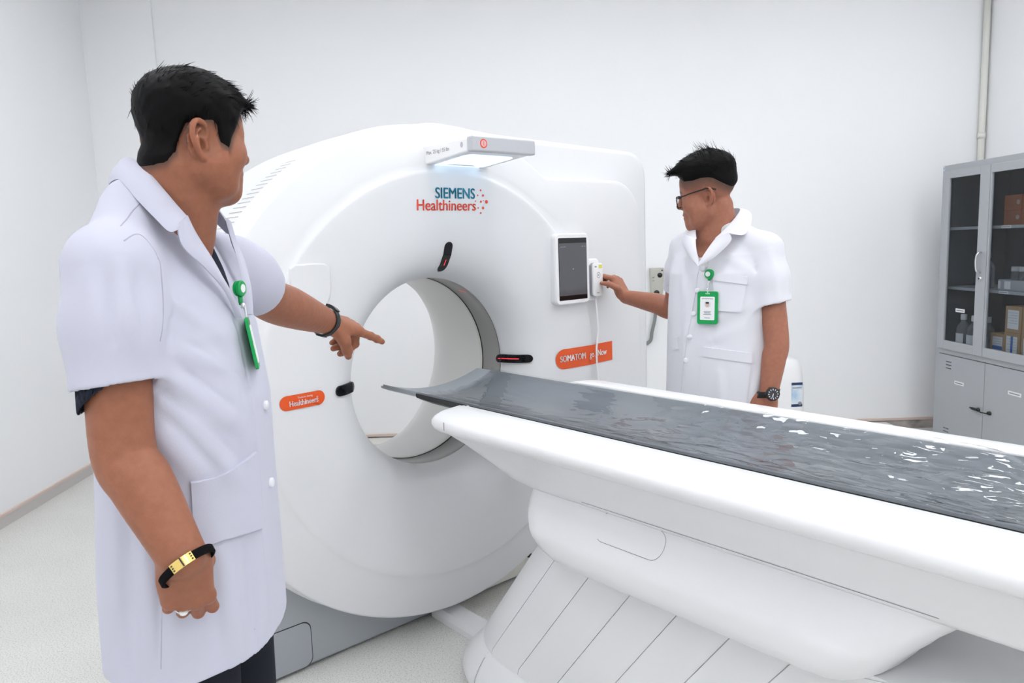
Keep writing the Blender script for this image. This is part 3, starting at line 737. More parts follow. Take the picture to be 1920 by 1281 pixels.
for (d0, d1_, y0, y1, z0, z1) in ((.05, .22, 3.80, 4.162, 1.039, 1.043), (.05, .055, 3.80, 4.162, 1.039, 1.10), (.215, .22, 3.80, 4.162, 1.039, 1.10), (.055, .215, 3.80, 3.805, 1.039, 1.10), (.055, .215, 4.157, 4.162, 1.039, 1.10)):
    b.box((CX0+d0, y0, z0), (CX0+d1_, y1, z1))
o = b.build('plastic_tray', M('tray_grey', (.50, .52, .55), .35, alpha=.8), smooth=False, bevel=.003)
tag(o, 'translucent grey plastic tray holding the vials on the middle shelf', 'tray')
b = MB(); b.box((CX0+.0485, 4.06, 1.048), (CX0+.0495, 4.108, 1.092)); b.build('tray_label', m_paper, o, smooth=False)
b = MB(); b.box((CX0+.0485, 4.14, 1.048), (CX0+.0495, 4.16, 1.092)); b.build('tray_label', m_paper, o, smooth=False)
def carton(name, mat, d, y0, y1, z, h, dep, label, cat, group, stripe=None, prm=m_paper):
    e = empty(name, W_(d, (y0+y1)/2, z), 0, label, cat, group); w = y1-y0
    b = MB(); b.box((0, -w/2, 0), (dep, w/2, h)); b.build('body', mat, e, smooth=False, bevel=.002)
    if prm is None: return e
    b = MB(); b.box((-.001, -w*.34, h*.14), (-.0003, w*.34, h*.86)); l = b.build('label', prm, e, smooth=False)
    b = MB()
    for k in range(5): b.box((-.0015, -w*.28, h*(.76-.1*k)-.0015), (-.001, w*(.28-.1*(k % 2)), h*(.76-.1*k)+.0015))
    b.build('label_print', M('faint_print', (.5, .5, .52), .7), l, smooth=False)
    if stripe == 'v':
        b = MB(); b.box((-.0016, -.010, h*.14), (-.0011, .008, h*.86)); b.build('blue_stripe', m_blueink, l, smooth=False)
    if stripe == 'h':
        b = MB(); b.box((-.0016, -w*.34, h*.30), (-.0011, w*.34, h*.46)); b.build('blue_stripe', m_blueink, l, smooth=False)
    return e
carton('cardboard_box', m_cart, .06, 4.095, 4.215, .646, .135, .16, 'small cardboard box with a blue band across, beside the door post on the bottom shelf', 'box', 'cardboard boxes in the cabinet', 'h')
carton('cardboard_box', m_cart, .05, 3.965, 4.090, .646, .155, .18, 'cardboard box with an upright blue stripe on its label, bottom shelf', 'box', 'cardboard boxes in the cabinet', 'v')
carton('cardboard_box', m_cart, .05, 3.962, 4.088, .8015, .15, .18, 'cardboard box with plain white label on top of the blue-striped box', 'box', 'cardboard boxes in the cabinet')
carton('cardboard_box', m_cart, .05, 3.83, 3.957, .646, .155, .18, 'plain-labelled cardboard box at the photo edge, lower of two', 'box', 'cardboard boxes in the cabinet')
carton('cardboard_box', m_cart, .05, 3.828, 3.955, .8015, .15, .18, 'plain-labelled cardboard box at the photo edge, upper of two', 'box', 'cardboard boxes in the cabinet')
m_obox = M('orange_box', (.50, .15, .05), .5); m_obrown = M('brown_box', (.19, .08, .04), .6)
for k in range(2):
    for c, (y0, y1, mm, t) in enumerate(((4.19, 4.33, m_obox, 'left'), (3.86, 4.185, m_obox, 'right'))):
        e = carton('orange_carton', mm, .19, y0, y1, 1.4135+.0885*k, .088, .16,
                   ('upper ' if k else 'lower ')+('orange carton seen through the left glass pane' if c == 0 else 'orange carton in the stack on the top shelf behind the right pane'), 'box', 'orange cartons on the top shelf', prm=None)
        w = y1-y0
        for q in ((.30,) if c == 0 else (.36, .10)):
            b = MB(); b.lathe([(0, -.0012), (.014, -.0012), (.0145, -.0002)], (0, w*q*(1 if c else -1)*(1), .045), 'x', 16); b.build('printed_disc', M('pale_print', (.62, .45, .35), .6), e)
        if c: 
            b = MB(); b.box((-.0008, -w/2, .002), (-.0001, w*.22, .086)); b.build('brown_panel', m_obrown, e, smooth=False)
# ================================================================== white cylinder appliance behind the right man
ax_, ay_ = 1.88, 4.45
ap = empty('water_purifier', (ax_, ay_, 0), 0, 'white upright appliance with a blue label by the far wall', 'appliance')
b = MB()
def aring(w, d, z, r=.06): return [(x, y, z) for x, y in rrect(w, d, r, 6)]
b.loft([aring(.27, .27, 0), aring(.28, .28, .02), aring(.28, .28, .47), aring(.26, .26, .60, .07), aring(.235, .235, .635, .07), aring(.20, .20, .645, .07)]); b.build('body', m_white, ap, angle=.9)
b = MB(); b.lathe([(.0, .662), (.05, .662), (.055, .65), (.055, .635)], n=24); b.build('lid', m_beige, ap)
b = MB(); b.box((.040, -.1415, .36), (.108, -.1402, .51)); lb = b.build('label', M('blue_white_label', (.62, .72, .82), .4), ap, smooth=False)
nt = bpy.data.materials['blue_white_label'].node_tree
nt.links.new(ramp(nt, noise(nt, 9, 3), [(.35, (.20, .38, .62)), (.5, (.50, .64, .78)), (.65, (.75, .8, .85))]), nt.nodes['Principled BSDF'].inputs['Base Color'])
m_navy = M('navy', (.01, .025, .10), .4)
b = MB(); b.box((.040, -.1422, .494), (.108, -.1416, .51)); b.build('label_band', m_navy, lb, smooth=False)
b = MB(); b.box((.040, -.1422, .36), (.108, -.1416, .376)); b.build('label_band', m_navy, lb, smooth=False)
b = MB(); b.box((.045, -.1424, .474), (.102, -.1416, .480)); b.build('label_print', m_ink, lb, smooth=False)
b = MB(); b.lathe([(0, -.144), (.011, -.1435), (.012, -.141)], (.093, 0, .38), 'y', 16); b.build('label_badge', m_ink, lb)
# ================================================================== soft-body modelling: distance fields turned into meshes
def nrm(v): v = np.asarray(v, float); return v/np.linalg.norm(v)
class Field:
    def __init__(s): s.p = []
    def _add(s, fn, c, r, k, op): s.p.append((fn, np.asarray(c, float), float(r), k, op)); return s
    def cone(s, a, b, ra, rb, k=.01, op='+', flat=None, q=1.0):
        a, b = np.asarray(a, float), np.asarray(b, float); ab = b-a; L2 = ab@ab+1e-12
        f = None if flat is None else nrm(flat)
        def fn(P):
            v = P-a; t = np.clip(v@ab/L2, 0, 1); w = v-t[:, None]*ab
            if f is not None:
                fc = w@f; w = w+np.outer(fc*(1/q-1), f); return (np.sqrt((w*w).sum(1))-(ra+(rb-ra)*t))*min(q, 1)**.5
            return np.sqrt((w*w).sum(1))-(ra+(rb-ra)*t)
        return s._add(fn, (a+b)/2, math.sqrt(L2)/2+max(ra, rb)*max(q, 1), k, op)
    def chain(s, pts, rad, k=.01, k0=None, **kw):
        for i in range(len(pts)-1): s.cone(pts[i], pts[i+1], rad[i], rad[i+1], (k0 if (i == 0 and k0 is not None) else k), **kw)
        return s
    def ell(s, c, r, ax=None, k=.01, op='+'):
        c = np.asarray(c, float); r = np.asarray(r, float); A = np.eye(3) if ax is None else np.asarray(ax, float)
        def fn(P):
            qv = (P-c)@A.T; k0 = np.sqrt(((qv/r)**2).sum(1)); k1 = np.sqrt(((qv/(r*r))**2).sum(1))+1e-9
            return np.where(k0 < .02, -r.min(), k0*(k0-1)/k1)
        return s._add(fn, c, r.max(), k, op)
    def stack(s, secs, O, A, k=.01, n=2.3, op='+', disp=None):
        """upright column: rows of (z, a, b, ra, rb) in the frame O, A=(fwd, left)"""
        S = np.array(sorted(secs), float); z0, z1 = S[0, 0], S[-1, 0]; f, l = np.asarray(A[0], float), np.asarray(A[1], float); O = np.asarray(O, float)
        def fn(P):
            q = P-O; z = P[:, 2]; zc = np.clip(z, z0, z1)
            ca, cb, ra, rb = (np.interp(zc, S[:, 0], S[:, j]) for j in (1, 2, 3, 4))
            u = np.abs((q@f-ca)/ra); v = np.abs((q@l-cb)/rb); k0 = (u**n+v**n)**(1/n)+1e-9
            g = np.sqrt((u**(n-1)/ra)**2+(v**(n-1)/rb)**2)/k0**(n-1)+1e-6
            d2 = (k0-1)/g; d2 = np.where(k0 < .3, -np.minimum(ra, rb)*(1-k0), d2)
            dz = np.maximum(z0-z, z-z1)
            return np.where(dz > 0, np.sqrt(np.maximum(d2, 0)**2+dz**2)*np.where(d2 > 0, 1, 1), np.maximum(d2, dz))
        c = O+f*S[:, 1].mean()+l*S[:, 2].mean(); c = np.array([c[0], c[1], (z0+z1)/2])
        return s._add(fn, c, math.hypot((z1-z0)/2, max(S[:, 3].max(), S[:, 4].max()))+.15, k, op)
    def half(s, p, n, k=.004, op='-'):
        p, n = np.asarray(p, float), nrm(n)
        return s._add(lambda P: -((P-p)@n), p, 1e3, k, op)       # removes the side the normal points to
    def func(s, fn, c, r, k=.0, op='d'): return s._add(fn, c, r, k, op)
    def eval(s, P, ids=None):
        d = np.full(len(P), 1.0)
        for i in (range(len(s.p)) if ids is None else ids):
            fn, c, r, k, op = s.p[i]
            if op == 'd': d = d-fn(P); continue
            e = fn(P)
            if op == '+':
                h = np.maximum(k-np.abs(d-e), 0)/max(k, 1e-9); d = np.minimum(d, e)-h*h*k*.25
            else:
                e = -e; h = np.maximum(k-np.abs(d-e), 0)/max(k, 1e-9); d = np.maximum(d, e)+h*h*k*.25
        return d
    def near(s, c, R):
        return [i for i, (fn, pc, r, k, op) in enumerate(s.p) if np.linalg.norm(pc-c) < r+R+k+.012]
    def bounds(s):
        lo = np.min([c-r for fn, c, r, k, op in s.p if op == '+'], axis=0); hi = np.max([c+r for fn, c, r, k, op in s.p if op == '+'], axis=0); return lo, hi
    def grad(s, P, e=.0015):
        g = np.stack([s.eval(P+e*np.eye(3)[j])-s.eval(P-e*np.eye(3)[j]) for j in range(3)], 1); return g/(np.linalg.norm(g, axis=1)[:, None]+1e-9)
    def project(s, P, it=12, level=0.0):
        P = np.array(P, float)
        for _ in range(it):
            d = s.eval(P)-level; P = P-s.grad(P)*(d*.9)[:, None]
        return P
    def march(s, O, D, t0, t1, n=120):
        """first hit of rays with the surface"""
        O, D = np.atleast_2d(np.asarray(O, float)), np.atleast_2d(np.asarray(D, float))
        t = np.full(len(O), float(t0)); 
        for _ in range(n): t = np.minimum(t+s.eval(O+D*t[:, None])*.8, t1)
        return O+D*t[:, None]
OFF8 = np.array([[i, j, k] for i in (0, 1) for j in (0, 1) for k in (0, 1)])
def surface_net(F, h, B=16):
    lo, hi = F.bounds(); lo = lo-3*h; nb = np.ceil((hi-lo)/(h*B)).astype(int)+1; bs = h*B; hd = bs*math.sqrt(3)/2
    I = np.stack(np.meshgrid(*[np.arange(n) for n in nb], indexing='ij'), -1).reshape(-1, 3)
    C = lo+(I+.5)*bs; dc = np.concatenate([F.eval(C[i:i+20000]) for i in range(0, len(C), 20000)])
    act = I[np.abs(dc) < hd*1.9]
    g = np.arange(B+1); GG = np.stack(np.meshgrid(g, g, g, indexing='ij'), -1)
    Gf = GG.reshape(-1, 3)*h
    N = (nb*B+2).astype(np.int64); key = lambda c: (c[:, 0]*N[1]+c[:, 1])*N[2]+c[:, 2]
    keys, pos, edges = [], [], [[], [], []]; flips = [[], [], []]
    for bi in act:
        o = lo+bi*bs; c = o+bs/2; ids = F.near(c, hd)
        if not any(F.p[i][4] == '+' for i in ids): continue
        d = F.eval(o+Gf, ids).reshape(B+1, B+1, B+1); sg = d < 0
        cnt = sum(sg[a:B+a, b:B+b, e:B+e].astype(np.int8) for a, b, e in OFF8)
        m = (cnt > 0) & (cnt < 8)
        if not m.any(): continue
        acc = np.zeros((B, B, B, 3)); num = np.zeros((B, B, B))
        for ax in range(3):
            sl0 = [slice(None)]*3; sl1 = [slice(None)]*3; sl0[ax] = slice(0, B); sl1[ax] = slice(1, B+1)
            d0, d1 = d[tuple(sl0)], d[tuple(sl1)]; cr = (d0 < 0) != (d1 < 0)
            t = np.where(cr, d0/(d0-d1+1e-20), 0)
            o1, o2 = [x for x in range(3) if x != ax]
            for a in (0, 1):
                for b in (0, 1):
                    s = [None]*3; s[ax] = slice(0, B); s[o1] = slice(a, B+a); s[o2] = slice(b, B+b)
                    w = cr[tuple(s)]; num += w
                    tt = t[tuple(s)]
                    acc[..., ax] += np.where(w, tt, 0); acc[..., o1] += np.where(w, a, 0); acc[..., o2] += np.where(w, b, 0)
            s = [slice(0, B)]*3; w = cr[tuple(s)]; idx = np.argwhere(w)
            if len(idx): edges[ax].append(idx+bi*B); flips[ax].append(d[:B, :B, :B][w] < 0)
        ii = np.argwhere(m); p = acc[m]/num[m][:, None]
        keys.append(key(ii+bi*B)); pos.append(o+(ii+p)*h)
    keys = np.concatenate(keys); pos = np.concatenate(pos); od = np.argsort(keys); keys, pos = keys[od], pos[od]
    quads = []
    for ax in range(3):
        if not edges[ax]: continue
        e = np.concatenate(edges[ax]).astype(np.int64); fl = np.concatenate(flips[ax]); o1, o2 = (ax+1) % 3, (ax+2) % 3
        q = []
        for a, b in ((1, 1), (0, 1), (0, 0), (1, 0)):
            c = e.copy(); c[:, o1] -= a; c[:, o2] -= b; q.append(key(c))
        q = np.stack(q, 1); ix = np.searchsorted(keys, q); ix = np.clip(ix, 0, len(keys)-1); ok = (keys[ix] == q).all(1)
        ix, fl = ix[ok], fl[ok]; ix[~fl] = ix[~fl][:, ::-1]; quads.append(ix)
    return pos, np.concatenate(quads)
def field_obj(name, F, h, mat, parent=None, color=None, relax=0):
    V, Q = surface_net(F, h)
    if relax:                                             # light smoothing, then back to the surface
        for _ in range(relax):
            acc = np.zeros_like(V); n = np.zeros(len(V))
            for j in range(4):
                for jj in (1, 3): np.add.at(acc, Q[:, j], V[Q[:, (j+jj) % 4]]); np.add.at(n, Q[:, j], 1)
            V = V*.5+.5*acc/np.maximum(n, 1)[:, None]
    me = bpy.data.meshes.new(name); me.vertices.add(len(V)); me.vertices.foreach_set('co', V.astype(np.float32).ravel())
    me.loops.add(len(Q)*4); me.loops.foreach_set('vertex_index', Q.astype(np.int32).ravel())
    me.polygons.add(len(Q)); me.polygons.foreach_set('loop_start', np.arange(0, len(Q)*4, 4, dtype=np.int32)); me.polygons.foreach_set('loop_total', np.full(len(Q), 4, dtype=np.int32))
    me.polygons.foreach_set('use_smooth', [True]*len(Q)); me.update(calc_edges=True); me.validate()
    me.materials.append(mat)
    if color is not None:
        c = color(V); at_ = me.color_attributes.new('tint', 'FLOAT_COLOR', 'POINT')
        at_.data.foreach_set('color', np.concatenate([c, np.ones((len(c), 1))], 1).astype(np.float32).ravel())
    o = bpy.data.objects.new(name, me); COL.objects.link(o)
    return inv(o, parent) if parent else o
def inv(o, parent):
    """keep world coordinates under an unrotated parent"""
    o.parent = parent; o.matrix_parent_inverse = Matrix.Translation(-Vector(parent.location)); return o

# ---------------------------------------------------------------- human parts
def limb(F, pts, rad, n=36, k=.02):
    """one smooth tapering limb along a curved axis"""
    P = np.array(spline(pts, n)); r = np.interp(np.linspace(0, 1, n), np.linspace(0, 1, len(rad)), rad); w_ = np.ones(7)/7
    r = np.convolve(np.pad(r, 3, 'edge'), w_, 'valid')
    A, AB = P[:-1], np.diff(P, axis=0); L2 = (AB*AB).sum(1)
    def fn(Q):
        best = np.full(len(Q), 9.0)
        for i in range(n-1):
            v = Q-A[i]; t = np.clip(v@AB[i]/L2[i], 0, 1); d = v-t[:, None]*AB[i]; best = np.minimum(best, np.sqrt((d*d).sum(1))-(r[i]+(r[i+1]-r[i])*t))
        return best
    c = (P.min(0)+P.max(0))/2; F._add(fn, c, np.linalg.norm(P-c, axis=1).max()+max(rad), k, '+')
class Frame:
    """head or hand frame: world point = O + x*A0 + y*A1 + z*A2"""
    def __init__(s, O, a0, a1, a2, sc=(1, 1, 1)): s.O = np.asarray(O, float); s.A = np.array([nrm(a0), nrm(a1), nrm(a2)]); s.sc = np.asarray(sc, float)
    def w(s, p): return s.O+(np.asarray(p, float)*s.sc)@s.A
    def loc(s, P): return ((P-s.O)@s.A.T)/s.sc
def rot_head(f, l, u, yaw, pitch, roll=0):
    """turn the head frame: yaw to the left, pitch down, roll to the right (radians)"""
    f, l, u = map(np.asarray, (f, l, u))
    f2 = f*math.cos(yaw)+l*math.sin(yaw); l2 = -f*math.sin(yaw)+l*math.cos(yaw)
    f3 = f2*math.cos(pitch)-u*math.sin(pitch); u3 = u*math.cos(pitch)+f2*math.sin(pitch)
    l4 = l2*math.cos(roll)+u3*math.sin(roll); u4 = u3*math.cos(roll)-l2*math.sin(roll)
    return f3, l4, u4
def add_skull(F, H, fat=0.0, occ=0.0):
    w = H.w; A = H.A; s = H.sc
    e = lambda c, r, k=.012, op='+': F.ell(w(c), np.asarray(r)*s, A, k, op)
    e((-.008+occ*.5, 0, .048), (.093-occ*.5, .076, .082)); e((.030, 0, .040), (.060, .064, .062), .03)
    e((.034, 0, -.030), (.056, .058+fat, .074), .03)
    m = s.mean()
    for g in (1, -1):
        F.chain([w((.000, g*(.053+fat), -.050)), w((.038, g*(.042+fat), -.080)), w((.068, g*.014, -.094))], [.020*m, .018*m, .0145*m], .024*m)
        e((.050, g*.044, -.022), (.030, .026+fat, .028), .025)
        F.cone(w((.080, g*.010, .020)), w((.066, g*.047, .021)), .0105*m, .0095*m, .016*m)
        e((.020, g*(.050+fat), -.045), (.030, .020, .032), .025)
    e((.072, 0, -.092), (.015, .019, .015), .032)
def add_face(F, H, lids=True):
    w = H.w; A = H.A; s = H.sc
    e = lambda c, r, k=.006, op='+': F.ell(w(c), np.asarray(r)*s, A, k, op)
    for g in (1, -1): e((.098, g*.031, .004), (.020, .017, .011), .012, '-')
    for g in (1, -1): e((.072, g*.031, .004), (.0148, .0165, .0125), .006)
    e((.074, 0, -.058), (.021, .028, .024), .02)
    F.chain([w((.082, 0, .020)), w((.096, 0, -.004)), w((.106, 0, -.022))], [.0075*s.mean(), .0078*s.mean(), .0105*s.mean()], .010)
    e((.106, 0, -.026), (.0115, .0115, .0095), .008)
    for g in (1, -1): e((.095, g*.0125, -.0295), (.0105, .0075, .0075), .007); e((.1, g*.007, -.038), (.006, .0035, .003), .002, '-')
    e((.0925, 0, -.0555), (.0065, .021, .0048), .004); e((.0905, 0, -.0685), (.0070, .018, .0058), .004)
    e((.101, 0, -.0615), (.010, .026, .0011), .0025, '-'); e((.098, 0, -.0465), (.004, .003, .007), .004, '-')
def add_ear(F, H, g, tilt=.35, x0=-.012, y0=.070, sz=1.0):
    """ear on side g (+1 left); drawn in its own plane"""
    f, l, u = H.A
    out = l*g; ex = nrm(f*math.cos(tilt)-out*math.sin(tilt)); en = nrm(out*math.cos(tilt)+f*math.sin(tilt)); ey = nrm(u*.985-f*.17*0+(-f)*.10)
    O = H.w((x0, g*y0, -.006))
    P = lambda x, y, z=0: O+(ex*x+ey*y+en*z)*sz
    hel = [(.004, .002, -.001), (.012, .010, .001), (.013, .019, .003), (.006, .028, .005), (-.006, .031, .007), (-.017, .026, .008), (-.0215, .014, .008), (-.020, .001, .007), (-.014, -.011, .006), (-.008, -.019, .004), (-.001, -.025, .002), (.006, -.024, .0), (.010, -.016, -.002)]
    F.ell(P(-.004, .004, -.004), (.021*sz, .030*sz, .0055*sz), np.array([ex, ey, en]), .004)
    F.ell(P(.006, .0, -.010), (.018*sz, .026*sz, .010*sz), np.array([ex, ey, en]), .008)
    pts = [P(*p) for p in spline(hel, 30)]
    rr = np.interp(np.linspace(0, 1, 30), [0, .15, .5, .75, .88, 1], [.0030, .0038, .0041, .0038, .0054, .0038])*sz
    F.chain(pts, list(rr), .0022)
    F.chain([P(-.001, .019, .003), P(-.0095, .013, .005), P(-.0125, .003, .0055), P(-.0095, -.008, .0045), P(-.004, -.014, .004)], [.0028*sz, .0032*sz, .0034*sz, .0034*sz, .0030*sz], .003)
    F.cone(P(.0085, -.001, .0005), P(.0075, -.009, .002), .0042*sz, .0040*sz, .003)
    F.ell(P(-.0015, -.004, .0045), (.0072*sz, .0105*sz, .0125*sz), np.array([ex, ey, en]), .003, '-')
    F.ell(P(-.001, .011, .006), (.0090*sz, .0050*sz, .0085*sz), np.array([ex, ey, en]), .003, '-')
FING = {'index': (.094, .0275, (.046, .027, .022), .0098), 'middle': (.098, .0075, (.050, .031, .023), .0100), 'ring': (.092, -.0125, (.046, .029, .023), .0096), 'little': (.082, -.0305, (.036, .022, .020), .0086)}
def rodr(v, ax, a):
    ax = nrm(ax); return v*math.cos(a)+np.cross(ax, v)*math.sin(a)+ax*(ax@v)*(1-math.cos(a))
def add_hand(F, Hd, bends, thumb, sc=1.0, spread=.06, fat=1.0):
    """Hd frame: x to the knuckles, y to the thumb side, z out of the back of the hand"""
    d, s, n = Hd.A; w = lambda p: Hd.O+sc*(np.asarray(p, float)@Hd.A); tips = {}
    F.ell(w((.052, -.002, -.003)), (.056*sc, .040*sc, .0155*sc*fat), Hd.A, .014)
    F.ell(w((.030, .020, -.010)), (.034*sc, .020*sc, .016*sc), Hd.A, .014)
    F.ell(w((.040, -.024, -.008)), (.040*sc, .017*sc, .014*sc), Hd.A, .014)
    for nm, (x, y, ph, r) in FING.items():
        F.cone(w((.012, y*.55, 0)), w((x, y, .001)), .0135*sc*fat, .0118*sc*fat, .012)
    for nm, (x, y, ph, r) in FING.items():
        b = bends[nm]; spr = (b[3] if len(b) > 3 else spread*y/.03)
        dr = nrm(d*math.cos(spr)+s*math.sin(spr)); axis = np.cross(dr, n); p = w((x, y, 0)); r = r*sc*fat; pts = [p]; 
        acc = 0
        for L, a in zip(ph, b[:3]):
            acc += a; v = rodr(dr, axis, -acc); p = p+v*L*sc; pts.append(p)
        F.ell(w((x, y, .003)), (.0125*sc, .0105*sc, .0105*sc), Hd.A, .006)
        F.chain(pts, [r*1.08, r*.98, r*.90, r*.74], .0028, k0=.006)
        for q in (1, 2): F.ell(pts[q], (r*1.0, r*1.0, r*1.02), None, .003)
        tips[nm] = pts
    pts = [w(p) for p in thumb]; F.chain(pts, [.0165*sc, .0145*sc*fat, .0118*sc*fat, .0085*sc*fat], .004, k0=.012)
    F.ell(pts[2], (.0125*sc*fat,)*3, None, .004); tips['thumb'] = pts
    return tips
m_skin_nodes = []
def skin(name, rgb):
    m = M(name, rgb, .48, spec=.35, sss=.12); nt = m.node_tree
    a = nt.nodes.new('ShaderNodeVertexColor'); a.layer_name = 'tint'
    n = noise(nt, 70, 5, .6); r = ramp(nt, n, [(.3, (.90, .87, .86)), (.7, (1.06, 1.05, 1.05))])
    x = nt.nodes.new('ShaderNodeMix'); x.data_type = 'RGBA'; x.blend_type = 'MULTIPLY'; x.inputs['Factor'].default_value = 1
    nt.links.new(a.outputs[0], x.inputs['A']); nt.links.new(r, x.inputs['B']); nt.links.new(x.outputs['Result'], bsdf(m).inputs['Base Color'])
    bp = nt.nodes.new('ShaderNodeBump'); bp.inputs['Strength'].default_value = .12; bp.inputs['Distance'].default_value = .002
    n2 = noise(nt, 420, 3); nt.links.new(n2, bp.inputs['Height']); nt.links.new(bp.outputs[0], bsdf(m).inputs['Normal'])
    return m
def sstep(a, b, x): t = np.clip((x-a)/(b-a), 0, 1); return t*t*(3-2*t)
def vn3(P, sc, seed=0):
    """cheap smooth 3-D noise in -1..1"""
    q = P*sc+seed*7.31; i = np.floor(q); f = q-i; f = f*f*(3-2*f); out = 0
    for a, b, c in OFF8:
        h = np.sin((i[:, 0]+a)*127.1+(i[:, 1]+b)*311.7+(i[:, 2]+c)*74.7+seed)*43758.5453; h = h-np.floor(h)
        out = out+h*(f[:, 0] if a else 1-f[:, 0])*(f[:, 1] if b else 1-f[:, 1])*(f[:, 2] if c else 1-f[:, 2])
    return out*2-1
m_hair = M('black_hair', (.0025, .0022, .0025), .58, spec=.12)
m_coat = M('shaded_lavender_cloth', (.545, .55, .645), .85, spec=.2, sheen=.1, bump=(900, .10, 2))  # left coat: its shade is put into a darker cloth colour
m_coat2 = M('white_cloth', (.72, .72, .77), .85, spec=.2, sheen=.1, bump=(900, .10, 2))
m_navy_shirt = M('navy_shirt', (.018, .022, .035), .8, spec=.2)
m_trouser = M('dark_trousers', (.014, .016, .024), .85, spec=.2)
m_shoe = M('black_shoe', (.012, .012, .013), .35)
m_button = M('pale_button', (.78, .78, .82), .3)
def strip_sheet(name, I, O, mat, parent, thick=.003, bow=.004, out=None, n=40, m=6):
    """cloth strip between two edges; bows outward, has thickness"""
    I, O = spline(I, n), spline(O, n); b = MB(); rings = []
    nv = np.asarray(out, float)
    for i in range(n):
        top = [I[i]+(O[i]-I[i])*j/m+nv[min(i, len(nv)-1)]*(bow*math.sin(PI*j/m)+thick) for j in range(m+1)]
        bot = [I[i]+(O[i]-I[i])*j/m+nv[min(i, len(nv)-1)]*(bow*math.sin(PI*j/m)) for j in range(m, -1, -1)]
        rings.append(top+bot)
    b.loft(rings); o = b.build(name, mat, None, angle=.9); return inv(o, parent) if parent else o
def surf_patch(name, F, P, mat, parent, off=.003, thick=.003, level=0):
    """grid of points (nu, nv, 3) laid on the field's surface, with thickness"""
    P = np.asarray(P, float); nu, nv = P.shape[:2]; Q = F.project(P.reshape(-1, 3), 14); g = F.grad(Q)
    top = (Q+g*(off+thick)); bot = (Q+g*(off*0-.002)); idx = lambda i, j: i*nv+j
    V = np.concatenate([top, bot]); n = nu*nv; Fc = []
    for i in range(nu-1):
        for j in range(nv-1):
            Fc.append((idx(i, j), idx(i+1, j), idx(i+1, j+1), idx(i, j+1))); Fc.append((n+idx(i, j), n+idx(i, j+1), n+idx(i+1, j+1), n+idx(i+1, j)))
    bd = [(i, 0) for i in range(nu)]+[(nu-1, j) for j in range(1, nv)]+[(i, nv-1) for i in range(nu-2, -1, -1)]+[(0, j) for j in range(nv-2, 0, -1)]
    for a in range(len(bd)):
        p, q = idx(*bd[a]), idx(*bd[(a+1) % len(bd)]); Fc.append((p, p+n, q+n, q))
    o = mesh_obj(name, V, Fc, mat, None, weld=True, angle=.8); return inv(o, parent) if parent else o
def surf_line(F, pts, r, n=60, off=0.0):
    Q = F.project(spline(pts, n), 12); return Q+F.grad(Q)*off
def strands(name, roots, dirs, lens, r, mat, parent, curl=None, seg=4):
    """tapered hair locks"""
    V, Fc = [], []
    for p, d, L in zip(roots, dirs, lens):
        d = nrm(d); a = nrm(np.cross(d, RNG.normal(size=3))); b = np.cross(d, a); base = len(V); side = RNG.normal(size=3)*.18
        for k in range(seg+1):
            t = k/seg; c = p+d*L*t+(curl if curl is not None else np.zeros(3))*L*t*t+side*L*t*t*.5; rr = r*(1-t)**.7+.00008
            for j in range(3):
                an = 2*PI*j/3; V.append(c+rr*(a*math.cos(an)+b*math.sin(an)))
        for k in range(seg):
            for j in range(3): Fc.append((base+3*k+j, base+3*k+(j+1) % 3, base+3*k+3+(j+1) % 3, base+3*k+3+j))
    return V, Fc
def shrink(F, O, D, rmax, it=22):
    """distance from O along D to where the limb ends"""
    ids = F.near(O.mean(0), rmax+.08); lo = np.zeros(len(O)); hi = np.full(len(O), rmax)
    for _ in range(it):
        t = .5*(lo+hi); ins = F.eval(O+D*t[:, None], ids) < 0; lo = np.where(ins, t, lo); hi = np.where(ins, hi, t)
    return lo
def band_around(F, c, axis, r0, half, lift, n=72, m=5, edge=.3):
    """closed strap round a limb: follows the limb's surface"""
    axis = nrm(axis); a = nrm(np.cross(axis, [.2, .3, 1])); b = np.cross(axis, a)
    prof = [(-half, .0), (-half, lift*.6), (-half*.75, lift), (half*.75, lift), (half, lift*.6), (half, .0)]; k = len(prof)
    th = np.repeat(2*PI*np.arange(n)/n, k); D = np.outer(np.cos(th), a)+np.outer(np.sin(th), b)
    h = np.tile([q[0] for q in prof], n); up = np.tile([q[1] for q in prof], n); O = c+np.outer(h, axis)
    t = shrink(F, O, D, r0); tt = np.minimum(t.reshape(n, k), np.median(t)*1.3); V = O+D*(tt.ravel()+up+.0003)[:, None]
    Fc = [(i*k+j, ((i+1) % n)*k+j, ((i+1) % n)*k+(j+1) % k, i*k+(j+1) % k) for i in range(n) for j in range(k)]
    return list(V), Fc, (a, b)
def wrap_plate(F, c, axis, toward, ang, half, off, th, n=12):
    """curved plate on a limb, centred on the direction `toward`"""
    axis = nrm(axis); t0 = nrm(toward-axis*(toward@axis)); t1 = np.cross(axis, t0)
    al = np.repeat(np.linspace(-ang, ang, n+1), 2); D = np.outer(np.cos(al), t0)+np.outer(np.sin(al), t1); O = c+np.outer(np.tile([-half, half], n+1), axis)
    t = shrink(F, O, D, .10); I = (O+D*(t+off)[:, None]).reshape(n+1, 2, 3); T_ = (O+D*(t+off+th)[:, None]).reshape(n+1, 2, 3)
    b = MB(); b.loft([[I[i, 0], I[i, 1], T_[i, 1], T_[i, 0]] for i in range(n+1)]); return b
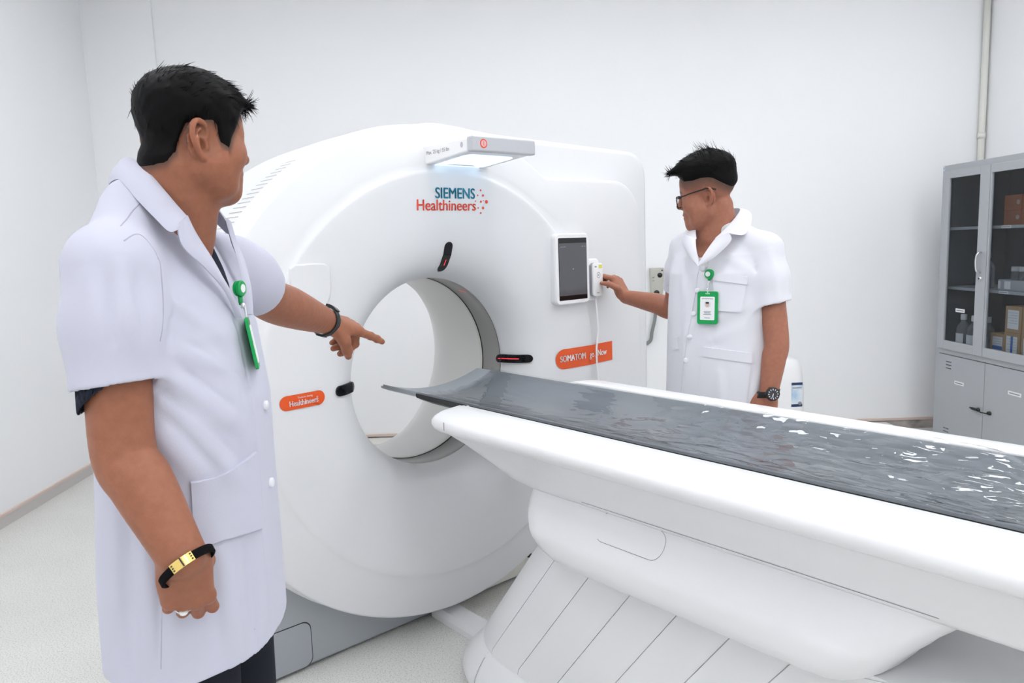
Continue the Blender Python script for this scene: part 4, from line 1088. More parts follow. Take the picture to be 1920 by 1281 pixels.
# ================================================================== person on the left, pointing
P0L = np.array([-.4167, 1.22054, 0.]); RV = np.array([.99858617, -.05315693, 0]); HV = np.array([.05315693, .99858617, 0]); UP = np.array([0, 0, 1.])
def lw(a, b, z): return P0L+RV*a+HV*b+UP*z
def lp(x, y, b): return onplane(x, y, P0L+HV*b, HV)               # photo direction met with the plane b metres behind the body axis
def lab(P): q = P-P0L; return float(q@RV), float(q@HV), float(P[2])
man = empty('person', tuple(lw(-.08, 0, 0)), 0, 'person in a white coat on the left, seen from behind, pointing into the scanner ring', 'person')
hf, hl_, hu = rot_head(RV, HV, UP, math.radians(49), math.radians(1), math.radians(3))
HEAD = Frame(lw(-.015, -.011, 1.576), hf, hl_, hu, (.865, .95, .785))
# -- landmarks of the arms
SHR, ELR, WRR = lw(-.068, -.172, 1.385), lp(232, 846, -.200), lp(341, 1042, -.250)
SHL_, ELL_, WRL = lw(-.025, .165, 1.375), at(508, 563, 1.52), at(612, 603, 1.76)
FL = Field()
FL.stack([(.80, -.085, 0, .10, .14), (1.0, -.075, 0, .105, .145), (1.2, -.075, 0, .10, .15), (1.36, -.08, 0, .09, .155), (1.43, -.085, 0, .06, .12), (1.47, -.08, 0, .05, .06)], P0L, (RV, HV), .02)
neck0 = HEAD.w((-.020, 0, -.05)); neckb = lw(-.068, 0, 1.45)
FL.chain([neck0, neck0*.45+neckb*.55, neckb], [.053, .054, .064], .02)
FL.cone(HEAD.w((.005, 0, -.075)), lw(-.045, 0, 1.44), .042, .052, .03)
for g in (-1, 1): FL.cone(lw(-.085, g*.03, 1.450), lw(-.08, g*.14, 1.375), .036, .034, .03)
add_skull(FL, HEAD, .005, .022); add_face(FL, HEAD)
for g in (-1, 1): add_ear(FL, HEAD, g, .30, -.016, .074, .95)
# right arm, hanging
d1 = nrm(WRR-ELR)
limb(FL, [SHR, SHR*.5+ELR*.5, ELR, ELR*.68+WRR*.32, WRR*.8+ELR*.2, WRR], [.045, .044, .041, .0425, .0335, .031])
# left arm, pointing
d2 = nrm(WRL-ELL_)
limb(FL, [SHL_, SHL_*.5+ELL_*.5, ELL_, ELL_*.66+WRL*.34, WRL*.8+ELL_*.2, WRL], [.043, .045, .0445, .0455, .034, .030])
# right hand: loosely closed, back of the hand to the camera
kn = lp(357, 1124, -.222); dR = nrm(kn-WRR); toc = nrm(CAMP-WRR)
nR = nrm(toc-dR*(toc@dR)+.0*RV); sR = np.cross(nR, dR)           # thumb towards the body front
HR = Frame(WRR+dR*.004, dR, sR, nR)
bR = {'index': (.30, 1.5, .9, .10), 'middle': (.36, 1.55, .9, .02), 'ring': (.42, 1.55, .9, -.06), 'little': (.48, 1.5, .9, -.15)}
tipsR = add_hand(FL, HR, bR, [(.018, .022, -.012), (.046, .034, -.030), (.070, .024, -.046), (.086, .008, -.054)], .83, fat=1.03)
# left hand: index straight, thumb down, the rest curled
kl = at(676, 617, 1.845); dL = nrm(kl-WRL); nl0 = nrm(UP*.86+nrm(CAMP-WRL)*.45); nL = nrm(nl0-dL*(nl0@dL)); sL = np.cross(dL, nL)
HL = Frame(WRL+dL*.004, dL, sL, nL)
bL = {'index': (.10, .06, .05, .06), 'middle': (1.15, .95, .5, .02), 'ring': (1.3, .85, .5, -.04), 'little': (1.3, .65, .4, -.12)}
tipsL = add_hand(FL, HL, bL, [(.018, .026, -.012), (.046, .044, -.030), (.068, .046, -.056), (.084, .042, -.074)], .86, fat=1.2)
# legs
for g in (-1, 1): FL.chain([lw(-.066, g*.085, .86), lw(-.06, g*.09, .48), lw(-.08, g*.09, .09)], [.075, .055, .042], .02); FL.cone(lw(-.09, g*.09, .045), lw(.06, g*.105, .035), .035, .030, .02)
HAIRL_F = [-.12, -.080, -.060, -.044, -.036, .006, .014, .020, .034, .044, .056, .068, .080, .10]
HAIRL_U = [-.056, -.055, -.046, -.022, .026, .036, .026, -.004, -.014, .010, .030, .052, .064, .07]
SK = np.array([.315, .125, .070])
def skin_tint(H, lineF, lineU, base, fade, darkness):
    def col(V):
        q = H.loc(V); c = np.tile(base, (len(V), 1))
        inside = (np.abs(q[:, 2]) < .2) & (np.abs(q[:, 0]) < .2) & (np.abs(q[:, 1]) < .14)
        ln = np.interp(q[:, 0], lineF, lineU)
        st = sstep(-fade, .004, q[:, 2]-ln)*inside*(q[:, 0] < .085)
        ear = (np.abs(q[:, 1]) > .079) & (np.abs(q[:, 2]) < .045) & (q[:, 0] < .03)
        st = st*(~ear)*darkness
        c = c*(1-st[:, None])+np.array([.035, .028, .025])*st[:, None]
        lip = np.exp(-(((q[:, 0]-.097)/.012)**2+(q[:, 1]/.022)**4+((q[:, 2]+.0618)/.0095)**4))*inside
        c = c*(1-.55*lip[:, None])+np.array([.36, .11, .09])*(.55*lip[:, None])
        br = np.exp(-(((q[:, 2]-.026-.004*np.cos(q[:, 1]*60))/.0050)**4+((np.abs(q[:, 1])-.033)/.020)**6))*(q[:, 0] > .055)*inside
        c = c*(1-.9*br[:, None])+np.array([.02, .016, .015])*(.9*br[:, None])
        rd = np.where(ear, 1.0, 0)[:, None]; c = c*(1-rd*.35)+np.array([.40, .145, .085])*rd*.35
        return c
    return col
m_skinL = skin('skin', (.5, .3, .2))
base_col = skin_tint(HEAD, HAIRL_F, HAIRL_U, SK, .022, .80)
def colL(V):
    c = base_col(V)
    for p in list(tipsR.values())+list(tipsL.values()):
        for q, w_ in ((1, .010), (0, .012)):
            e = np.exp(-(((V-p[q])**2).sum(1))/(w_*w_))[:, None]; c = c*(1-e*.25)+np.array([.30, .098, .056])*e*.25
    return c
body = field_obj('body', FL, .0024, m_skinL, None, colL); inv(body, man)
# ---------------------------------------------------------------- hair
def hair_field(H, lineF, lineU, thick, fat=0, extra=None, seed=1, lump=.0009, occ=0.0, neck=None):
    S = Field(); add_skull(S, H, fat, occ)
    if neck: S.chain(*neck)
    lo = H.w((0, 0, .03))
    def fn(P):
        d = S.eval(P); q = H.loc(P); ln = np.interp(q[:, 0], lineF, lineU)
        t = np.clip((q[:, 2]-ln)/.016, -1, 1)*thick(q)
        n = vn3(np.stack([q[:, 0]*90, q[:, 1]*160, q[:, 2]*90], 1), 1.0, seed)*lump+vn3(q, 55, seed+3)*lump*1.2
        return d-np.where(t > 0, t+n*np.clip(t/.006, 0, 1), t*1.5-.0015)
    F = Field(); F._add(fn, lo, .16, .003, '+')
    if extra: extra(F)
    return F, S
def thickL(q): return .0035+.0075*sstep(.03, .11, q[:, 2])+.0015*sstep(.02, -.08, q[:, 0])*sstep(-.02, .03, q[:, 2])
def fringeL(F):
    for k in range(9):
        y = -.050+.0125*k; L = .030+.006*math.sin(k*2.1)
        a = HEAD.w((.060-.25*abs(y), y, .100)); b_ = HEAD.w((.098-.30*abs(y), y*1.08-.004, .078+.004*math.sin(k*1.7)))
        F.cone(a, b_, .010, .0050, .012)
HFL, SKL = hair_field(HEAD, HAIRL_F, HAIRL_U, thickL, .005, fringeL, occ=.022, neck=([neck0, neck0*.45+neckb*.55, neckb], [.053, .054, .064], .02))
hair = field_obj('hair', HFL, .0026, m_hair); inv(hair, man)
def hair_locks(H, HF, n, region, flow, L, r, lift, name_seed=0):
    """locks rooted on the hair surface"""
    roots = []; dirs = []; lens = []
    V = np.array([v.co for v in hair_mesh.vertices]); q = H.loc(V); ok = np.where(region(q))[0]
    pick = ok[RNG.integers(0, len(ok), n)]
    g = HF.grad(V[pick]); 
    for i, gi in zip(pick, g):
        fl = flow(H.loc(V[i][None])[0]); d = nrm(fl@H.A); d = d-gi*(d@gi); d = nrm(nrm(d)+gi*lift*RNG.uniform(.5, 1.5)+RNG.normal(size=3)*.12)
        roots.append(V[i]-gi*.004); dirs.append(d); lens.append(L*RNG.uniform(.6, 1.3))
    return strands('locks', roots, dirs, lens, r, None, None)
hair_mesh = hair.data
def flowL(q):
    if q[2] > .07: return np.array([.9, .25*np.sign(q[1]), .10+.2*(q[0] < -.03)])
    return np.array([-.25 if q[0] < 0 else .1, 0, -1.])
b = MB()
Vs, Fs = hair_locks(HEAD, HFL, 1500, lambda q: (q[:, 2] > .035), flowL, .022, .0009, .04); b.add(Vs, Fs)
Vs, Fs = hair_locks(HEAD, HFL, 500, lambda q: (q[:, 2] > .072) & (q[:, 0] > .03), lambda q: np.array([1., -.3, -.35]), .022, .0009, .10); b.add(Vs, Fs)
Vs, Fs = hair_locks(HEAD, HFL, 700, lambda q: (q[:, 2] < .04) & (q[:, 2] > -.06), lambda q: np.array([-.2, 0, -1.]), .010, .0006, .02); b.add(Vs, Fs)
o = b.build('hair_locks', m_hair, None); inv(o, man)
# eyes
m_eye = M('eye', (.02, .015, .012), .1)
for g in (-1, 1):
    b = MB(); c = HEAD.w((.0757, g*.031, .0030)); 
    b.lathe([(0, .0125), (.004, .0119), (.008, .0096), (.0108, .006)], n=16); 
    f_, l_, u_ = HEAD.A; b.v = [tuple(c+l_*x+u_*y*.28+f_*z) for x, y, z in b.v]; o = b.build('eye', m_eye, None); inv(o, man)
# ---------------------------------------------------------------- white coat
FC = Field()
SECL = [(.640, -.068, .0, .129, .190), (.75, -.068, .0, .129, .190), (.90, -.066, .0, .128, .186), (1.05, -.060, .0, .122, .178), (1.16, -.056, .0, .119, .176), (1.28, -.066, .0, .115, .174), (1.34, -.075, .0, .104, .168), (1.40, -.083, .0, .082, .145), (1.44, -.086, .0, .066, .105), (1.475, -.083, .0, .060, .075)]
FC.stack(SECL, P0L, (RV, HV), .02, n=2.25)
for g in (-1, 1): FC.cone(lw(-.092, g*.045, 1.478), lw(-.076, g*.150, 1.388), .044, .050, .03)
# sleeves: cut at the cuff and hollowed before they join the body of the coat
hemc = SHR+(ELR-SHR)*.635; sd = nrm(ELR-SHR)
cufL = at(468, 541, 1.40); sdl = nrm(ELL_-SHL_); hemL = SHL_+sdl*.105
def sleeve(F, S, H, dr, cutn, r0, r1, r2, ri, k=.035):
    G_ = Field(); G_.chain([S+UP*.004, S*.5+H*.5, H+dr*.05], [r0, r1, r2], .03)
    G_._add(lambda P: -((P-H)@cutn), H, 9, .003, '-')
    G_.cone(H-dr*.07, H+dr*.04, ri-.001, ri, .002, '-')
    F._add(lambda P: G_.eval(P), (S+H)/2, np.linalg.norm(H-S)/2+.12, k, '+')
sleeve(FC, SHR, hemc, sd, nrm(sd+RV*.10), .058, .0615, .0605, .056); sleeve(FC, SHL_, hemL, sdl, nrm(sdl), .056, .058, .058, .0535)
def fold(a, b_, amp, w, F=FC):
    a, b_ = np.asarray(a, float), np.asarray(b_, float); ab = b_-a; L2 = ab@ab
    def fn(P):
        v = P-a; t = np.clip(v@ab/L2, 0, 1); dd = v-t[:, None]*ab; d2 = (dd*dd).sum(1); return 2.2*amp*np.exp(-d2/(w*w))*np.sin(np.clip(t, .02, .98)*PI)**.5
    F.func(fn, (a+b_)/2, math.sqrt(L2)/2+3*w)
def fpix(p, q, b0, b1, amp, w): fold(FC.project(lp(*p, b0)[None], 12)[0], FC.project(lp(*q, b1)[None], 12)[0], amp, w)
for f in (((300, 690), (450, 800), -.17, -.09, .007, .014), ((295, 730), (440, 900), -.17, -.10, .007, .016), ((300, 650), (460, 690), -.16, -.08, .005, .012), ((330, 560), (310, 660), -.15, -.16, -.003, .012),
          ((290, 480), (320, 600), -.17, -.16, .006, .014), ((230, 470), (250, 640), -.23, -.25, .004, .014), ((170, 500), (190, 650), -.22, -.23, .0045, .013), ((290, 800), (380, 900), -.19, -.15, .006, .016),
          ((270, 900), (285, 1240), -.19, -.19, .005, .012), ((235, 950), (245, 1260), -.18, -.18, -.004, .012), ((330, 1030), (325, 1270), -.19, -.19, .004, .015), ((420, 1010), (450, 1230), -.14, -.13, .0045, .014), ((470, 1000), (490, 1200), -.08, -.08, -.004, .012),
          ((380, 520), (440, 700), -.12, -.07, -.003, .02), ((430, 700), (470, 860), -.08, -.06, .004, .016), ((300, 560), (430, 620), -.16, -.09, .003, .014)): fpix(*f)
for f in (((302, 655), (432, 770), -.16, -.08, -.0022, .007), ((300, 718), (440, 860), -.17, -.09, -.0025, .008), ((305, 775), (415, 890), -.18, -.12, -.0022, .008), ((345, 640), (455, 705), -.14, -.06, -.0018, .007),
          ((200, 520), (213, 660), -.23, -.25, -.0020, .007), ((158, 560), (172, 670), -.22, -.23, -.0018, .007), ((258, 500), (272, 640), -.22, -.22, -.0020, .007), ((300, 1060), (298, 1255), -.19, -.19, -.0016, .006), ((400, 1060), (415, 1230), -.15, -.15, -.0016, .008)): fpix(*f)
# openings: neck, front V, hem, cuffs
FC.cone(lw(-.073, 0, 1.46), lw(-.085, 0, 1.60), .058, .064, .006, '-')
FC.cone(lw(.05, .0, 1.325), lw(-.01, 0, 1.47), .006, .050, .006, '-')
HEMN = nrm(UP*-1+RV*.02)
def hem_cut(P):
    q = P-P0L; a = q@RV; zc = .768-.014*sstep(.0, .07, a)+.004*np.sin(a*40); return np.maximum(P[:, 2]-zc, -1)
FC._add(hem_cut, lw(-.08, 0, .62), .5, .003, '-')
FC.stack([(.55, -.068, 0, .123, .184), (.80, -.068, 0, .122, .183), (.84, -.068, .0, .08, .13)], P0L, (RV, HV), .004, n=2.25, op='-')
# sleeve cuff stitching and front edge groove
fr = [(443, 596), (455, 640), (470, 700), (482, 770), (490, 860), (496, 950), (503, 1030), (510, 1110), (516, 1190)]
FE = [lp(x-3, y, -.030) for x, y in fr]
FEs = FC.project(spline(FE, 40), 12); FC.chain(list(FEs+FC.grad(FEs)*.001), [.0034]*40, .002, op='-')
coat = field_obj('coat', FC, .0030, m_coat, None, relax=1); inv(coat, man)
# collar and lapels, near side from the photo, far side mirrored across the body
def mirror(P): a, b_, z = lab(P); return lw(a, -b_, z)
cin = [(246, 296, -.030), (275, 318, -.062), (305, 352, -.075), (332, 384, -.078), (352, 407, -.074)]
cout = [(226, 337, -.060), (258, 374, -.095), (290, 408, -.110), (318, 434, -.110), (339, 426, -.095)]
lin = [(350, 404, -.076), (368, 440, -.068), (400, 492, -.052), (428, 548, -.034), (444, 594, -.022)]
lout = [(330, 420, -.098), (341, 462, -.100), (382, 502, -.078), (420, 546, -.050), (443, 596, -.026)]
for nm, I, O in (('collar', cin, cout), ('lapel', lin, lout)):
    I3, O3 = [lp(*p) for p in I], [lp(*p) for p in O]
    if nm == 'collar':
        mid_i, mid_o = lw(-.124, 0, 1.551), lw(-.143, 0, 1.512)
        I3 = [mirror(p) for p in I3[::-1]]+[mid_i]+I3; O3 = [mirror(p) for p in O3[::-1]]+[mid_o]+O3
        cen = lw(-.07, 0, 1.50); out = [nrm((p-cen)*[1, 1, .3]) for p in spline(O3, 60)]
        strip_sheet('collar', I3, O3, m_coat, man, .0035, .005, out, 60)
    else:
        for mm in (False, True):
            a, c = ([mirror(p) for p in I3], [mirror(p) for p in O3]) if mm else (I3, O3)
            cen = lw(-.10, 0, 1.40); out = [nrm((p-cen)*[1, 1, .1]) for p in spline(c, 40)]
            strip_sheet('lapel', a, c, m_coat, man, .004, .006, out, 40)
# pockets
def quad(tl, tr, bl, br, bb, n=18, m=16, sag=0):
    P = np.zeros((n, m, 3))
    for i in range(n):
        for j in range(m):
            u, v = i/(n-1), j/(m-1)
            x = (tl[0]*(1-u)+tr[0]*u)*(1-v)+(bl[0]*(1-u)+br[0]*u)*v; y = (tl[1]*(1-u)+tr[1]*u)*(1-v)+(bl[1]*(1-u)+br[1]*u)*v+sag*math.sin(PI*u)*(1-v)
            o = CAMP; d = ray(x, y); P[i, j] = o+d*bb
    return P
def cast_pix(F, P): 
    D = P-CAMP; L = np.linalg.norm(D.reshape(-1, 3), axis=1)[:, None]; D = D.reshape(-1, 3)/L
    return F.march(np.tile(CAMP, (len(D), 1)), D, .45, 2.2).reshape(P.shape)
FCs = Field(); FCs.p = [p for p in FC.p if p[4] != '-']           # uncut cloth, for laying things on
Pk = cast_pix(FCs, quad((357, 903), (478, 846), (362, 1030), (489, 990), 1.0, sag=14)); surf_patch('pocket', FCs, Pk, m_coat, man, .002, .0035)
def seam(pixels, n=50, r=.0011, off=-.0004, bb=1.0):
    pts = cast_pix(FCs, np.array([[CAMP+ray(x, y)*bb for x, y in pixels]]))[0]
    return surf_line(FCs, pts, r, n, off), r
m_seam = M('coat_seam', (.40, .40, .48), .9)
for px_ in ([(264, 380), (245, 400), (226, 424)], [(232, 452), (262, 440), (290, 470), (303, 520), (306, 580), (300, 640)], [(300, 1010), (304, 1130), (302, 1255)]):
    Q, r = seam(px_); b = MB(); b.tube(Q, r, 6); o = b.build('seam_line', m_seam, None); inv(o, man)
# buttons down the front edge
for (x, y) in ((487, 760), (497, 905)):
    c = FCs.project(lp(x+6, y, .02)[None], 12)[0]; g = FCs.grad(c[None])[0]; b = MB(); a1 = nrm(np.cross(g, UP)); a2 = np.cross(g, a1)
    b.lathe([(0, .0045), (.006, .0045), (.008, .003), (.008, -.002)], n=20); b.v = [tuple(c+a1*x_+a2*y_+g*(z_+.001)) for x_, y_, z_ in b.v]; o = b.build('button', m_button, None); inv(o, man)
# navy shirt: neckline in the V and the sleeve below the right cuff
FS = Field(); FS.stack([(1.15, -.06, 0, .106, .150), (1.33, -.073, .0, .094, .150), (1.39, -.08, 0, .072, .12), (1.452, -.083, 0, .056, .068), (1.456, -.083, 0, .056, .068)], P0L, (RV, HV), .02)
FS.cone(lw(.0, .0, 1.30), lw(-.02, 0, 1.43), .028, .030, .03)
sh_end = lp(182, 742, -.215); 
FS.chain([SHR, SHR*.4+hemc*.6, hemc+sd*.03], [.050, .0525, .0535], .02); FS.chain([SHL_, hemL+sdl*.02], [.048, .0515], .02)
FS.cone(lw(.03, 0, 1.40), lw(-.06, 0, 1.53), .030, .058, .004, '-')
FS.cone(neckb-UP*.02, neckb+UP*.1, .057, .066, .004, '-')
def cut2(c, d, R):
    def fn(P): q = P-c; h = q@d; r = np.sqrt(np.maximum(((q-np.outer(h, d))**2).sum(1), 0)); return np.maximum(np.maximum(-h, h-.09), r-R)
    FS._add(fn, c+d*.045, R+.09, .002, '-')
cut2(hemc+sd*.006, nrm(sd+RV*.75-UP*.1), .1); cut2(hemL+sdl*.006, sdl, .1)
FS.cone(hemc-sd*.06, hemc+sd*.05, .0495, .0505, .002, '-'); FS.cone(hemL-sdl*.06, hemL+sdl*.04, .0495, .050, .002, '-')
shirt = field_obj('shirt', FS, .0032, m_navy_shirt); inv(shirt, man)
# trousers and shoes
FT = Field()
FT.stack([(.80, -.066, 0, .098, .15), (.92, -.066, 0, .10, .15), (1.0, -.066, 0, .095, .14)], P0L, (RV, HV), .03)
for g in (-1, 1): FT.chain([lw(-.066, g*.080, .84), lw(-.06, g*.088, .48), lw(-.08, g*.092, .09)], [.088, .073, .060], .03)
FT.half((0, 0, .045), (0, 0, -1)); trousers = field_obj('trousers', FT, .006, m_trouser); inv(trousers, man)
for g in (-1, 1):
    FF = Field(); FF.chain([lw(-.115, g*.092, .045), lw(-.02, g*.098, .042), lw(.10, g*.108, .034)], [.046, .046, .036], .03); FF.half((0, 0, .002), (0, 0, -1)); o = field_obj('shoe', FF, .004, m_shoe); inv(o, man)
# ---------------------------------------------------------------- things he wears
def worn(name, loc, label, cat): return empty(name, tuple(loc), 0, label, cat)
# black bracelet with gold plate
bc = WRR+d1*.016; brc = worn('bracelet', bc, 'black cord bracelet with a gold plate on the hanging wrist', 'bracelet')
FB = Field(); FB.cone(ELR, WRR+d1*.05, .036, .0345, .004); V, Fc, _ = band_around(FB, bc, nrm(d1+RV*.12), .06, .0058, .0036); o = mesh_obj('cord_band', V, Fc, M('black_cord', (.006, .006, .007), .95, spec=.1), None, angle=.7); inv(o, brc)
m_gold = M('gold', (.83, .62, .20), .25, metal=1)
bx = nrm(d1+RV*.12); tow = nrm(CAMP-bc)-RV*.10
o = wrap_plate(FB, bc, bx, tow, .40, .0066, .0035, .0016).build('gold_plate', m_gold, None, smooth=False, bevel=.0006); inv(o, brc)
b = wrap_plate(FB, bc, bx, tow, .025, .0062, .0052, .0003, 4); o = b.build('plate_joint', m_dark, None, smooth=False); inv(o, brc)
b = MB()
for s_ in (-1, 1):
    for hh in (-.0035, 0, .0035):
        t0 = nrm(tow-bx*(tow@bx)); t1 = np.cross(bx, t0); sub = wrap_plate(FB, bc+bx*hh, bx, t0*math.cos(.33*s_)+t1*math.sin(.33*s_), .028, .0010, .0052, .0003, 3); b.add(sub.v, sub.f)
o = b.build('engraving', m_dark, None, smooth=False); inv(o, brc)
# silver ring
p0, p1 = tipsR['ring'][0], tipsR['ring'][1]; rcn = p0*.55+p1*.45; ra = nrm(p1-p0)
rg = worn('finger_ring', rcn, 'silver ring with a white stone on the closed hand', 'ring')
m_silver = M('silver', (.80, .79, .76), .22, metal=1)
V, Fc, _ = band_around(FL, rcn, ra, .02, .0042, .0022, 40); 
V = np.array(V); cl = np.linalg.norm(V-rcn, axis=1); V = rcn+(V-rcn)*np.minimum(1, .0145/cl)[:, None]
o = mesh_obj('ring_band', V, Fc, m_silver, None, angle=.7); inv(o, rg)
st_ = rcn+nrm(toc*.8+dR*.5)*.0125; FSn = Field(); FSn.ell(st_, (.0062, .0062, .0050), None, .002); o = field_obj('stone', FSn, .0012, M('ring_stone', (.82, .82, .80), .15)); inv(o, rg)
# fitness band on the pointing wrist
fc_ = WRL-d2*.006; fb = worn('fitness_band', fc_, 'dark grey fitness band on the pointing wrist', 'wristband')
m_band = M('band_rubber', (.016, .024, .026), .4)
FBL = Field(); FBL.cone(ELL_, WRL+d2*.05, .036, .0318, .004); V, Fc, _ = band_around(FBL, fc_, d2, .06, .0085, .0042); o = mesh_obj('strap', V, Fc, m_band, None, angle=.7); inv(o, fb)
o = wrap_plate(FBL, fc_, d2, nL, .45, .0075, .0035, .0050).build('tracker', m_blackgl, None, smooth=False, bevel=.0012); inv(o, fb)
o = wrap_plate(FBL, fc_, d2, -nL*.8+nrm(CAMP-fc_)*.5, .28, .0095, .0042, .0018).build('clasp', m_band, None, smooth=False, bevel=.0006); inv(o, fb)
# green badge on its reel, hanging off the far chest
rl0 = at(449, 541, 1.19); bg = worn('badge_reel', rl0, 'green badge reel and card holder hanging off the front of the pointing person, edge on', 'badge')
vd_ = nrm(CAMP-rl0); fdir = nrm(RV*.95+vd_*.16); 
def disc(c, axis, prof, mat, name, parent, up=UP, n=28):
    a = nrm(axis); s1 = nrm(np.cross(up, a)); s2 = np.cross(a, s1); b = MB(); b.lathe(prof, n=n); b.v = [tuple(c+s1*x+s2*y+a*z) for x, y, z in b.v]; o = b.build(name, mat, None, angle=.6); return inv(o, parent)
disc(rl0, fdir, [(0, -.006), (.011, -.006), (.0125, -.0045), (.0125, -.002), (.011, -.001), (.011, .001), (.013, .0015), (.013, .0045), (.011, .006), (0, .006)], m_green, 'reel', bg)
disc(rl0+fdir*.0062, fdir, [(0, .0008), (.0065, .0008), (.007, 0)], m_paper, 'reel_sticker', bg)
b = MB(); q0 = rl0-UP*.012; b.tube([q0, q0-UP*.010, q0-UP*.015], [.004, .0035, .0025], 10); o = b.build('reel_spout', m_green, None); inv(o, bg)
ct = at(462, 596, 1.19); cb = at(484, 690, 1.20)
b = MB(); b.tube(spline([q0-UP*.014, q0*.6+ct*.4+RV*.003, ct], 14), .0016, 6); o = b.build('strap', M('clear_strap', (.7, .71, .72), .3), None); inv(o, bg)
m_p = q0*.55+ct*.45; b = MB(); b.tube([m_p+UP*.004, m_p-UP*.004], .0035, 10); o = b.build('snap', m_chrome, None); inv(o, bg)
cu_ = nrm(cb-ct); vd = nrm(CAMP-(ct+cb)/2); cn = np.cross(cu_, vd); cn = cn*np.sign(cn@RV); cn = nrm(nrm(cn)+vd*.05); cn = nrm(cn-cu_*(cn@cu_)); cs = np.cross(cu_, cn)
def slab(c0, L, wd, th, mat, name, off=0, parent=bg):
    b = MB(); ring = [(x, y) for x, y in rrect(wd, L, .006, 4)]
    f = lambda x, y, z: c0+cs*x+cu_*(L/2+y)+cn*z
    b.loft([[f(x, y, off-th/2) for x, y in ring], [f(x, y, off+th/2) for x, y in ring]]); o = b.build(name, mat, None, smooth=False, bevel=.0008); return inv(o, parent)
slab(ct, np.linalg.norm(cb-ct), .060, .0050, m_green, 'card_holder'); slab(ct+cu_*.012, np.linalg.norm(cb-ct)*.75, .045, .0012, m_paper, 'card', .0028)
# ================================================================== person on the right, holding the hand control
P0R = np.array([.82083889, 2.53344491, 0.])
def rw(a, b, z): return P0R+RV*a+HV*b+UP*z
def rp(x, y, b): return onplane(x, y, P0R+HV*b, HV)
TF = math.radians(52); RF_ = -RV*math.cos(TF)-HV*math.sin(TF); RL_ = RV*math.sin(TF)-HV*math.cos(TF)
TC = rw(.040, 0, 0)
def tw(f, l, z): return TC+RF_*f+RL_*l+UP*z
man2 = empty('person', tuple(TC), 0, 'person in a white coat and glasses behind the table, reaching for the hand control', 'person')
hf, hl_, hu = rot_head(-RV, -HV, UP, math.radians(-29), math.radians(6), math.radians(-8))
HEAD2 = Frame(rw(0, -.02, 1.546), hf, hl_, hu, (.96, .95, 1.0))
SR, ER, WR_ = rw(-.052, .10, 1.362), rp(1263, 576, .25), rp(1174, 557, .455)
SL_, EL_, WL_ = rw(.172, -.10, 1.352), rp(1456, 640, -.155), rp(1441, 741, -.175)
FR = Field()
FR.stack([(.80, 0, 0, .09, .14), (1.0, 0, 0, .095, .145), (1.2, 0, 0, .095, .15), (1.34, -.01, 0, .085, .15), (1.40, -.02, 0, .06, .12), (1.44, -.02, 0, .05, .06)], TC, (RF_, RL_), .02)
nk0 = HEAD2.w((-.028, 0, -.045)); nkb = rw(.045, .0, 1.415)
FR.chain([nk0, nk0*.5+nkb*.5, nkb], [.050, .050, .060], .02)
FR.cone(HEAD2.w((.0, 0, -.075)), rw(.02, -.01, 1.40), .040, .050, .03)
for q in (SR, SL_): FR.cone(nkb*.8+q*.2+UP*.005, q+UP*.0, .036, .036, .03)
add_skull(FR, HEAD2, .001); add_face(FR, HEAD2)
for g in (-1, 1): add_ear(FR, HEAD2, g, .38, -.016, .071, 1.0)
dr = nrm(WR_-ER); dl = nrm(WL_-EL_)
limb(FR, [SR, SR*.5+ER*.5, ER, ER*.65+WR_*.35, WR_*.8+ER*.2, WR_], [.043, .044, .044, .041, .031, .028])
limb(FR, [SL_, SL_*.5+EL_*.5, EL_, EL_*.68+WL_*.32, WL_*.8+EL_*.2, WL_], [.043, .043, .039, .040, .031, .028])
K2 = rp(1152, 520, .49); d_ = nrm(K2-WR_); n0 = nrm(RV*.75+UP*.25-HV*.55); n_ = nrm(n0-d_*(n0@d_)); s_ = np.cross(n_, d_)
HR2 = Frame(WR_+d_*.003, d_, s_, n_); SCH = .92
def in_hand(P, H, sc): return (np.asarray(P)-H.O)@H.A.T/sc
face_c = gw(HX, hs+.014+.030, HZ)
tip_w = onplane(1128, 531, face_c+TYV*.006, TYV); mid_w = rp(1142, 533, .455)
tt = [in_hand(p, HR2, SCH) for p in (WR_+d_*.018+s_*.022-n_*.006, rp(1158, 541, .43), mid_w, tip_w)]
b2 = {'index': (.70, .6, .35, .05), 'middle': (.8, .7, .4, 0), 'ring': (.85, .75, .4, -.02), 'little': (.9, .75, .4, -.06)}
tips2 = add_hand(FR, HR2, b2, tt, SCH, fat=1.0)
d3 = nrm(rp(1424, 790, -.17)-WL_); n3 = nrm((CAMP-WL_)-d3*((CAMP-WL_)@d3)+RV*.5); n3 = nrm(n3-d3*(n3@d3)); HL2 = Frame(WL_+d3*.003, d3, np.cross(d3, n3), n3)
b3 = {'index': (.4, .5, .3), 'middle': (.5, .6, .35), 'ring': (.55, .65, .35), 'little': (.6, .65, .35)}
add_hand(FR, HL2, b3, [(.018, .026, -.010), (.046, .046, -.022), (.072, .050, -.034), (.092, .046, -.044)], .95)
for g in (-1, 1): FR.chain([tw(-.01, g*.085, .86), tw(0, g*.09, .48), tw(-.02, g*.09, .09)], [.085, .056, .042], .02); FR.cone(tw(-.02, g*.09, .045), tw(.13, g*.10, .035), .035, .030, .02)
HAIRR_F = [-.12, -.088, -.07, -.04, -.02, .0, .03, .05, .062, .075, .09]
HAIRR_U = [.012, .014, .030, .054, .060, .061, .056, .058, .058, .066, .070]
SK2 = np.array([.37, .155, .098])
colR = skin_tint(HEAD2, HAIRR_F, HAIRR_U, SK2, .055, .82)
m_skinR = skin('skin_fair', (.5, .3, .2))
body2 = field_obj('body', FR, .0030, m_skinR, None, colR); inv(body2, man2)
